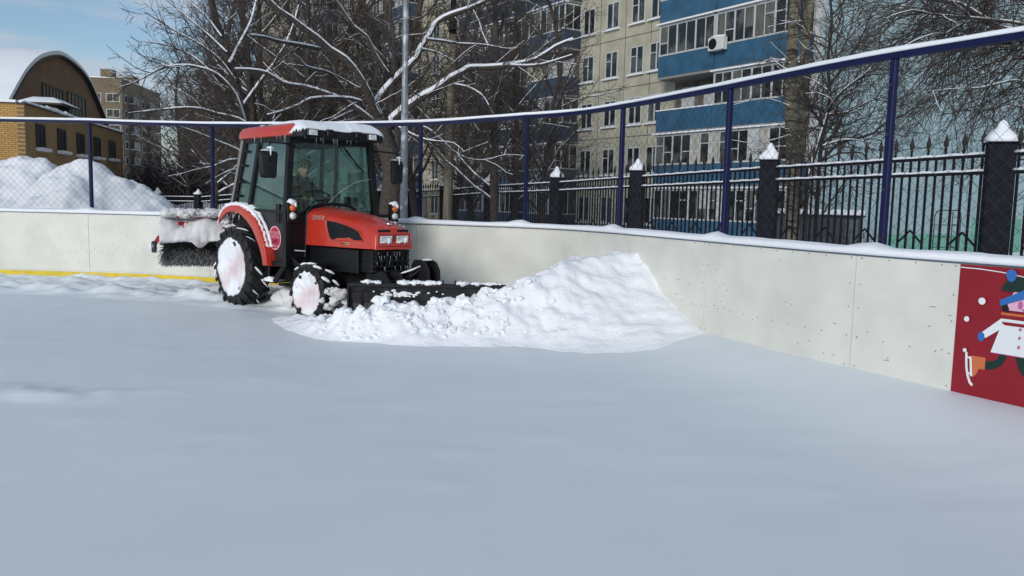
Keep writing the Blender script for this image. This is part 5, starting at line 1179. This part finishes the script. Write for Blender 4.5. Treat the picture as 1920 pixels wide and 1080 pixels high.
# ------------------------------------------------------------------ trees
class Tree:
    def __init__(s, seed): s.r = random.Random(seed); s.thick = []; s.A = []; s.B = []; s.RA = []; s.RB = []; s.SA = []; s.SB = []; s.SR = []
    def line(s, pts, rad, snow=0, thick=None):
        if thick is None: thick = rad[0] > .035
        if thick: s.thick.append((pts, rad))
        else:
            for i in range(len(pts) - 1): s.A.append(pts[i]); s.B.append(pts[i + 1]); s.RA.append(rad[i]); s.RB.append(rad[i + 1])
        if snow:
            for i in range(len(pts) - 1):
                a, b = Vector(pts[i]), Vector(pts[i + 1]); d = b - a; l = d.length
                if l < 1e-6 or abs(d.z) / l > snow: continue
                k = .62; s.SA.append(a + Vector((0, 0, rad[i] * k))); s.SB.append(b + Vector((0, 0, rad[i + 1] * k))); s.SR.append((rad[i] + rad[i + 1]) / 2 * (.9 if rad[i] > .02 else .6) + .003)
    def grow(s, p, d, L_, r_, lvl, P):
        rn = s.r; st = P['step'][lvl]; n_ = max(2, int(L_ / st)); pts = [p.copy()]; rad = [r_]; d = d.normalized(); endr = max(P['rmin'], r_ * P['taper'][lvl])
        for i in range(n_):
            w_ = P['wob'][lvl]; d = (d + Vector((rn.gauss(0, w_), rn.gauss(0, w_), rn.gauss(0, w_) + P['up'][lvl]))).normalized(); p = p + d * st; pts.append(p.copy()); rad.append(r_ + (endr - r_) * (i + 1) / n_)
        s.line(pts, rad, P['snow'] if (lvl <= P['slv'] and rn.random() < P['sp'][lvl]) else 0)
        s.kids(pts, rad, L_, lvl, P)
    def kids(s, pts, rad, L_, lvl, P, t0=None):
        if lvl + 1 >= len(P['step']): return
        rn = s.r; n_ = len(pts) - 1; cnt = max(1, int(L_ * P['rate'][lvl] * rn.uniform(.8, 1.2))); t0 = P['t0'][lvl] if t0 is None else t0
        for _ in range(cnt):
            t = t0 + (1 - t0) * rn.random(); i = min(int(t * n_), n_ - 1); q = pts[i].lerp(pts[i + 1], t * n_ - i); dd = (pts[i + 1] - pts[i]).normalized()
            o = dd.orthogonal().normalized(); o = Matrix.Rotation(rn.uniform(0, 2 * math.pi), 3, dd) @ o; a = R(rn.uniform(*P['ang'][lvl])); nd = dd * math.cos(a) + o * math.sin(a)
            cl = max(P['lmin'][lvl], L_ * P['lr'][lvl] * rn.uniform(.6, 1.15) * (1.15 - .6 * t)); s.grow(q, nd, cl, max(P['rmin'], min(rad[i] * .75, P['rk'][lvl] * cl)), lvl + 1, P)
    def build(s, root, bark, twig):
        if s.thick:
            mb = MB()
            for pts, rad in s.thick: mb.tube(pts, list(rad), 8 if rad[0] > .07 else 6)
            mb.build('trunk', bark, root, smooth=True, fix=False)
        Vt, Qt = prisms([tuple(v) for v in s.A], [tuple(v) for v in s.B], s.RA, s.RB, 3); raw('crown', Vt, Qt, twig, root)
        if s.SA: Vt, Qt = prisms([tuple(v) for v in s.SA], [tuple(v) for v in s.SB], s.SR, s.SR, 5); tag(raw('branch_snow', Vt, Qt, M_SNOW, root), kind='stuff')
def PR(**k):
    P = dict(step=[.5, .35, .22, .16], taper=[.35, .3, .4, .6], wob=[.06, .10, .15, .2], up=[.03, .02, .02, .01], rate=[1.5, 2.2, 3.4, 0], t0=[.3, .12, .08, .1], ang=[(30, 60), (30, 65), (25, 65), (20, 60)],
             lr=[.42, .42, .42, .4], lmin=[.5, .35, .25, .2], rk=[.016, .012, .009, .008], rmin=.0045, snow=.75, slv=2, sp=[1, .8, .45, .1]); P.update(k); return P
def ptree(name, label, px, D, H_, r0, seed, P, lean=0, bark=M_BARK, twig=M_TWIG, group=None, z0=-.5):
    q = at(px, 430, D); root = thing(name, label, 'tree', (q.x, q.y, z0), 0, group); T = Tree(seed); T.grow(Vector((0, 0, 0)), Vector((lean, 0, 1)), H_, r0, 0, P); T.build(root, bark, twig); return root
# the big snow-laden tree: limbs follow the photograph, at their own distances
q = at(727, 430, 21); bt = thing('snowy_tree', 'large leaning bare tree with thick snow along its spreading limbs behind the tractor cab', 'tree', (q.x, q.y, -.4)); T = Tree(5); rnd = random.Random(77)
def traced(T, root, pl, D, dz, r0, r1, P, lvl=1, kid=True, snow=.97, t0=.1):
    O_ = Vector(root.location); pts = []; n_ = len(pl)
    for i, (x, y) in enumerate(pl): pts.append(at(x, y, D + dz * i / (n_ - 1)) - O_)
    cv = spline(pts, .22); Lc = sum((b - a).length for a, b in zip(cv[:-1], cv[1:])); rad = [r0 + (r1 - r0) * (i / (len(cv) - 1)) ** .8 for i in range(len(cv))]
    T.line(cv, rad, snow, thick=r0 > .03)
    if kid: T.kids(cv, rad, min(Lc, 5), lvl, P, t0)
    return cv
PB = PR(sp=[1, .8, .22, .03], rate=[1, 5.6, 7.0, 0], lr=[.4, .36, .42, .4], rk=[.016, .011, .009, .008], rmin=.005, up=[0, .02, .03, .0])
traced(T, bt, [(727, 475), (728, 400), (735, 330), (728, 285), (716, 250), (712, 222)], 21, 0, .27, .22, PB, kid=False, snow=.3)
traced(T, bt, [(735, 330), (739, 290), (744, 255), (738, 225), (731, 190), (736, 150), (738, 110), (738, 69), (731, 28), (735, -10)], 21.1, .5, .13, .04, PB, snow=.9)
LIMBS = [([(712, 222), (699, 204), (690, 176), (669, 139), (646, 111), (618, 93), (595, 72), (569, 53), (545, 34), (521, 18), (495, -8)], -2, .115, .05),
 ([(705, 235), (690, 222), (671, 206), (641, 187.5), (606, 174), (574, 164), (550, 160), (529, 155), (501, 137), (470, 131), (440, 130)], -2.5, .085, .03),
 ([(680, 214), (676, 190), (636, 183), (583, 185), (560, 197), (530, 208), (500, 216)], -3, .05, .02),
 ([(712, 222), (703.5, 199), (722, 171), (752, 139), (777.6, 113), (789, 90), (805, 67), (817, 44), (845, 28), (884, 15), (925, -6)], 1.5, .12, .05),
 ([(722, 245), (733.6, 227), (761, 204), (791, 183), (817, 169), (840, 150), (865, 137), (879, 128), (909, 127), (959, 122), (1005, 111), (1042, 87), (1074, 74)], 1.5, .125, .04),
 ([(955, 123), (985, 124), (1015, 121), (1042, 113), (1072, 103)], 1, .045, .018), ([(851, 159), (875.5, 163), (903, 178), (916, 198), (930, 225)], 0, .035, .015),
 ([(727, 139), (703.5, 104), (687, 69), (664, 51), (641, 18), (625, -5)], -1, .06, .03), ([(690, 215), (664, 208), (640, 217), (615, 229)], -1, .035, .015),
 ([(647, 171), (622, 139), (597, 131), (571.6, 123), (560, 107)], -2.5, .045, .02), ([(600, 92), (560, 84), (525, 78), (497, 70), (468, 66)], -2.5, .055, .03),
 ([(790, 92), (812, 96), (838, 107), (850, 125)], 1, .03, .013), ([(800, 74), (830, 77), (860, 82), (905, 84), (960, 93)], 1.6, .04, .015), ([(735, 230), (760, 245), (800, 262), (850, 268), (870, 285)], -1, .03, .013),
 ([(700, 240), (690, 262), (672, 250), (655, 262)], -1, .03, .013), ([(745, 235), (800, 240), (860, 290), (905, 300), (950, 290), (985, 293)], 2, .03, .013)]
for pl, dz, r0, r1 in LIMBS: traced(T, bt, pl, 21, dz, r0, r1, PB)
T.build(bt, M_BARK, M_TWIG2)
# left-hand tree whose long boughs reach across the sky
q = at(455, 430, 24); lt = thing('tall_tree', 'tall bare tree with long snowy boughs reaching left across the sky above the heaps', 'tree', (q.x, q.y, -.4)); T = Tree(8)
PL = PR(sp=[1, .8, .15, .03], rate=[1, 6.0, 7.5, 0], lr=[.4, .38, .42, .4], rmin=.0055, up=[0, .06, .05, .02], wob=[.05, .10, .13, .16])
traced(T, lt, [(470, 440), (472, 350), (468, 280), (458, 215), (440, 150), (425, 100), (405, 40), (392, -20)], 24, .5, .20, .10, PL, kid=True, snow=.3, t0=.35)
for pl, dz, r0, r1 in [([(462, 240), (443, 180), (408, 140), (375, 127), (350, 122.6), (320, 124), (303, 128), (285, 137), (272, 144), (249, 156), (225, 163)], -2, .06, .015),
  ([(470, 255), (459, 230), (432, 219), (408, 214), (380, 205), (350, 202), (320, 204), (296, 206), (268, 209), (241, 212)], -2, .06, .014), ([(470, 300), (443, 280), (415, 268), (385, 255), (360, 245), (334, 237), (310, 232)], -2, .05, .012),
  ([(455, 195), (440, 170), (412, 160), (390, 130), (360, 105), (330, 90), (300, 82), (270, 78)], -1, .05, .012), ([(440, 150), (410, 110), (370, 80), (335, 62), (300, 40), (270, 22)], -1, .05, .012), ([(425, 100), (395, 70), (360, 40), (330, 15), (300, -10)], 0, .05, .012),
  ([(415, 70), (385, 30), (350, 0), (320, -25)], 0, .045, .012), ([(430, 120), (450, 80), (470, 40), (480, 0)], 1, .06, .02), ([(455, 200), (490, 150), (520, 110), (545, 60), (560, 10)], 1, .06, .02),
  ([(468, 300), (430, 300), (400, 312), (360, 320), (330, 330)], -2, .04, .01), ([(468, 330), (440, 318), (410, 330), (385, 345)], -2, .035, .01)]: traced(T, lt, pl, 24, dz, r0, r1, PL)
T.build(lt, M_BARK, M_TWIG)
# birches behind, built from a few crowns reused at other angles
PT = PR(step=[.7, .45, .26, .2], rate=[3.6, 4.2, 5.2, 0], lr=[.34, .40, .42, .4], lmin=[1.2, .6, .3, .2], up=[.02, .05, .03, -.01], rk=[.012, .009, .008, .007], rmin=.0062, t0=[.18, .1, .08, .1], sp=[.2, .35, .08, .02])
KINDS = [('bare_tree', 12.5, .17, 21, M_BARK, M_TWIG), ('bare_tree', 11, .14, 22, M_BARK, M_TWIG2), ('bare_tree', 13.5, .19, 23, M_BARK, M_TWIG)]
protos = {}
SPOTS = [(395, 33, 0, 0, 'slim bare tree behind the blue post left of the cab'), (500, 30, 1, 40, 'dense bare tree directly behind the rear of the cab roof'), (545, 36, 2, 80, 'bare tree standing between two others above the cab roof'), (600, 32, 0, 120, 'thin-twigged bare tree over the middle of the cab roof'),
         (660, 38, 1, 200, 'far bare tree seen between the limbs of the big snowy tree'), (790, 34, 2, 250, 'bare tree between lamp post and brown concrete pole'), (880, 33, 1, 300, 'bare tree in front of the blue balconies right of the concrete pole'), (965, 37, 0, 30, 'twiggy bare tree before the second column of blue balconies'),
         (440, 42, 2, 150, 'distant bare tree behind the tall one, near the dark bushes'), (350, 50, 1, 10, 'small far bare tree above the dark bushes left of the cab'), (1015, 31, 1, 95, 'bare tree at the edge of the cream wall'), (322, 56, 2, 100, 'farthest bare tree in the gap beside the beige tower'), (372, 62, 0, 333, 'remote bare tree behind the second blue post'), (620, 44, 2, 310, 'farther bare tree left of the big snowy tree, before the distant balconies'), (570, 27, 1, 222, 'near bare tree rising above the right mirror of the cab'), (480, 27, 0, 60, 'close bare tree just behind the red roof corner'), (840, 40, 2, 10, 'far bare tree hidden partly by the brown concrete pole'), (930, 29, 0, 190, 'bare tree before the blue balconies, nearest the iron fence'), (720, 30, 0, 275, 'bare tree straight behind the trunk of the big snowy tree')]
for i, (px, D, k, rz, lab) in enumerate(SPOTS):
    nm, H_, r_, sd_, bk_, tw_ = KINDS[k]; q = at(px, 430, D)
    if k not in protos: o = ptree(nm, lab, px, D, H_, r_, sd_, PT, lean=.03, bark=bk_, twig=tw_, group='bare trees in front of the apartment block'); protos[k] = o
    else: o = copy_tree(protos[k]); o.location = (q.x, q.y, -.6); o['label'] = lab
    o.rotation_euler = (0, 0, R(rz)); o.scale = (1, 1, 1) if i % 2 else (1.08, 1.08, .95)
# aspen pair on the right
M_ASP = mat('aspen_bark', (.20, .18, .125), .9, col2=(.035, .03, .024), vscale=1.6, bump=.6, bscale=12, lo=.50, hi=.62, stretch=(1.2, 1.2, 7))
PA = PR(step=[.6, .4, .25, .2], rate=[.45, 3.5, 5, 0], lr=[.22, .4, .4, .4], t0=[.1, .1, .1, .1], up=[.0, .05, .02, 0], rmin=.005, wob=[.02, .1, .15, .2])
q = at(1492, 440, 24); asp = thing('aspen', 'twin-stemmed aspen with ringed yellowish bark in front of the blue balconies', 'tree', (q.x, q.y, -.4)); T = Tree(13)
traced(T, asp, [(1483, 470), (1486, 400), (1488, 330), (1484, 230), (1484, 120), (1489, 40), (1494, -30)], 24, 0, .225, .16, PA, lvl=1, snow=.05, t0=.05)
traced(T, asp, [(1498, 300), (1506, 200), (1508, 120), (1512, 50), (1524, -20)], 24.4, .2, .15, .12, PA, lvl=1, snow=.05)
for pl in [[(1488, 250), (1450, 262), (1410, 268), (1370, 262)], [(1484, 200), (1440, 185), (1400, 190), (1365, 200)], [(1500, 285), (1525, 300), (1545, 315), (1560, 325)], [(1486, 120), (1450, 110), (1420, 120), (1395, 125)]]: traced(T, asp, pl, 23.9, -.6, .022, .008, PA, lvl=2)
T.build(asp, M_ASP, M_TWIG)
q = at(1520, 440, 21.5); st_ = thing('small_tree', 'small twisted dark tree with a snow-streaked stem right of the aspen', 'tree', (q.x, q.y, -.3)); T = Tree(14); PS = PR(rate=[1, 8, 8, 0], lmin=[.5, .9, .5, .3], lr=[.4, .60, .55, .4], rmin=.0048, up=[0, .05, .0, -.02], wob=[.08, .16, .2, .25], sp=[.3, .25, .1, 0])
for pl, dz, r0, r1, sn_ in [([(1508, 470), (1511, 400), (1513, 351), (1520, 315), (1528, 290), (1540, 250), (1552, 212)], 0, .055, .04, .99), ([(1528, 470), (1531, 400), (1534, 345), (1538, 289), (1546, 240), (1553, 209), (1556, 170), (1552, 110), (1560, 50), (1556, -10)], 0, .075, .03, .5),
  ([(1553, 209), (1568, 183), (1593, 160), (1620, 140), (1650, 110)], -1, .045, .015, .9), ([(1545, 240), (1520, 200), (1505, 150), (1510, 90)], -.5, .035, .012, .6), ([(1540, 275), (1580, 262), (1620, 265), (1660, 280)], -1, .03, .010, .6), ([(1552, 215), (1590, 210), (1630, 190), (1680, 175)], -1, .032, .010, .6),
  ([(1556, 160), (1590, 110), (1620, 60), (1640, 10)], 0, .035, .012, .6), ([(1555, 130), (1525, 80), (1500, 30), (1490, -10)], 0, .03, .012, .6), ([(1536, 320), (1570, 330), (1600, 350), (1630, 345)], -1, .025, .008, .6), ([(1552, 100), (1580, 50), (1575, 0)], 0, .03, .01, .6)]: traced(T, st_, pl, 21.5, dz, r0, r1, PS, snow=sn_)
T.build(st_, M_BLK if False else mat('black_bark', (.028, .024, .022), .95, bump=.6, bscale=25), M_TWIG)
# big crown hanging in from the right
q = at(2060, 430, 15.5); rt = thing('overhanging_tree', 'bare tree leaning in from the right with fine drooping twigs over the teal wall', 'tree', (q.x, q.y, -.3)); T = Tree(15); PO = PR(step=[.5, .35, .2, .14], rate=[1, 7, 9, 0], lmin=[.5, 1.0, .5, .3], lr=[.4, .50, .55, .4], rmin=.0038, rk=[.016, .009, .006, .005], up=[0, -.03, -.05, -.06], wob=[.05, .10, .13, .16], sp=[.4, .3, .05, 0])
for pl, dz, r0, r1 in [([(2060, 480), (2050, 300), (2040, 150), (2030, 0), (2020, -150)], 0, .22, .14), ([(2035, 120), (1980, 90), (1930, 70), (1867, 50), (1839, 33), (1797, 8), (1744, -3), (1700, -15)], -1, .085, .03), ([(2035, 80), (1960, 58), (1911, 44), (1850, 36), (1783, 30), (1744, 26), (1711, 19), (1670, 30)], -1.5, .04, .010),
  ([(1850, 37), (1805, 44), (1772, 64), (1755, 62), (1717, 75), (1680, 95)], -1.5, .026, .008), ([(2040, 200), (1980, 165), (1920, 153), (1892, 151), (1839, 164), (1778, 167), (1740, 172)], -1, .030, .008), ([(2035, 40), (1950, 10), (1880, -10), (1800, -5), (1720, 40), (1650, 90)], .5, .04, .010),
  ([(2035, 0), (1960, -40), (1880, -50), (1760, -30), (1680, 30), (1620, 110)], 1, .04, .010), ([(2040, 250), (1990, 215), (1940, 200), (1890, 200), (1850, 215)], 0, .028, .008), ([(2040, 170), (1970, 120), (1900, 110), (1830, 130), (1770, 180), (1710, 240)], .5, .034, .008),
  ([(2040, 140), (1970, 90), (1890, 70), (1810, 90), (1740, 130), (1690, 190)], 1, .034, .008), ([(2040, 220), (1960, 180), (1900, 185), (1830, 230), (1770, 280)], 1, .030, .008)]: traced(T, rt, pl, 15.5, dz, r0, r1, PO)
T.build(rt, M_BARK, M_TWIG)
# dark bushes
def bush(px, D, w_, h_, seed, label, n_=60, m_=M_BUSH):
    q = at(px, 430, D); root = thing('bush', label, 'bush', (q.x, q.y, -.6)); T = Tree(seed); P = PR(step=[.4, .25, .18, .12], rate=[3.5, 4.5, 4.5, 0], lr=[.45, .5, .45, .4], t0=[.08, .1, .1, .1], rmin=.008, rk=[.01, .009, .009, .009], up=[.03, .02, .0, 0], sp=[.0, .02, .0, 0]); r_ = random.Random(seed)
    for k in range(n_): a = r_.uniform(0, 6.28); rr_ = r_.random() ** .5; T.grow(Vector((w_ * .35 * rr_ * math.cos(a), w_ * .35 * rr_ * math.sin(a), 0)), Vector((.55 * rr_ * math.cos(a), .55 * rr_ * math.sin(a), 1)), h_ * r_.uniform(.7, 1.1) * (1 - .35 * rr_), .02, 0, P)
    T.build(root, m_, m_)
bush(335, 54, 5.5, 5.6, 31, 'dense purplish brown bush above the low distant fence', 85); bush(398, 55, 6.0, 6.2, 32, 'dense dark bush behind the second blue post', 80)
bush(300, 58, 4.5, 4.0, 33, 'lowest dark bush where the right heap ends', 50)
bush(1610, 27, .9, 1.7, 34, 'small dark bush beside the grey shed', 14)
print('tris done')
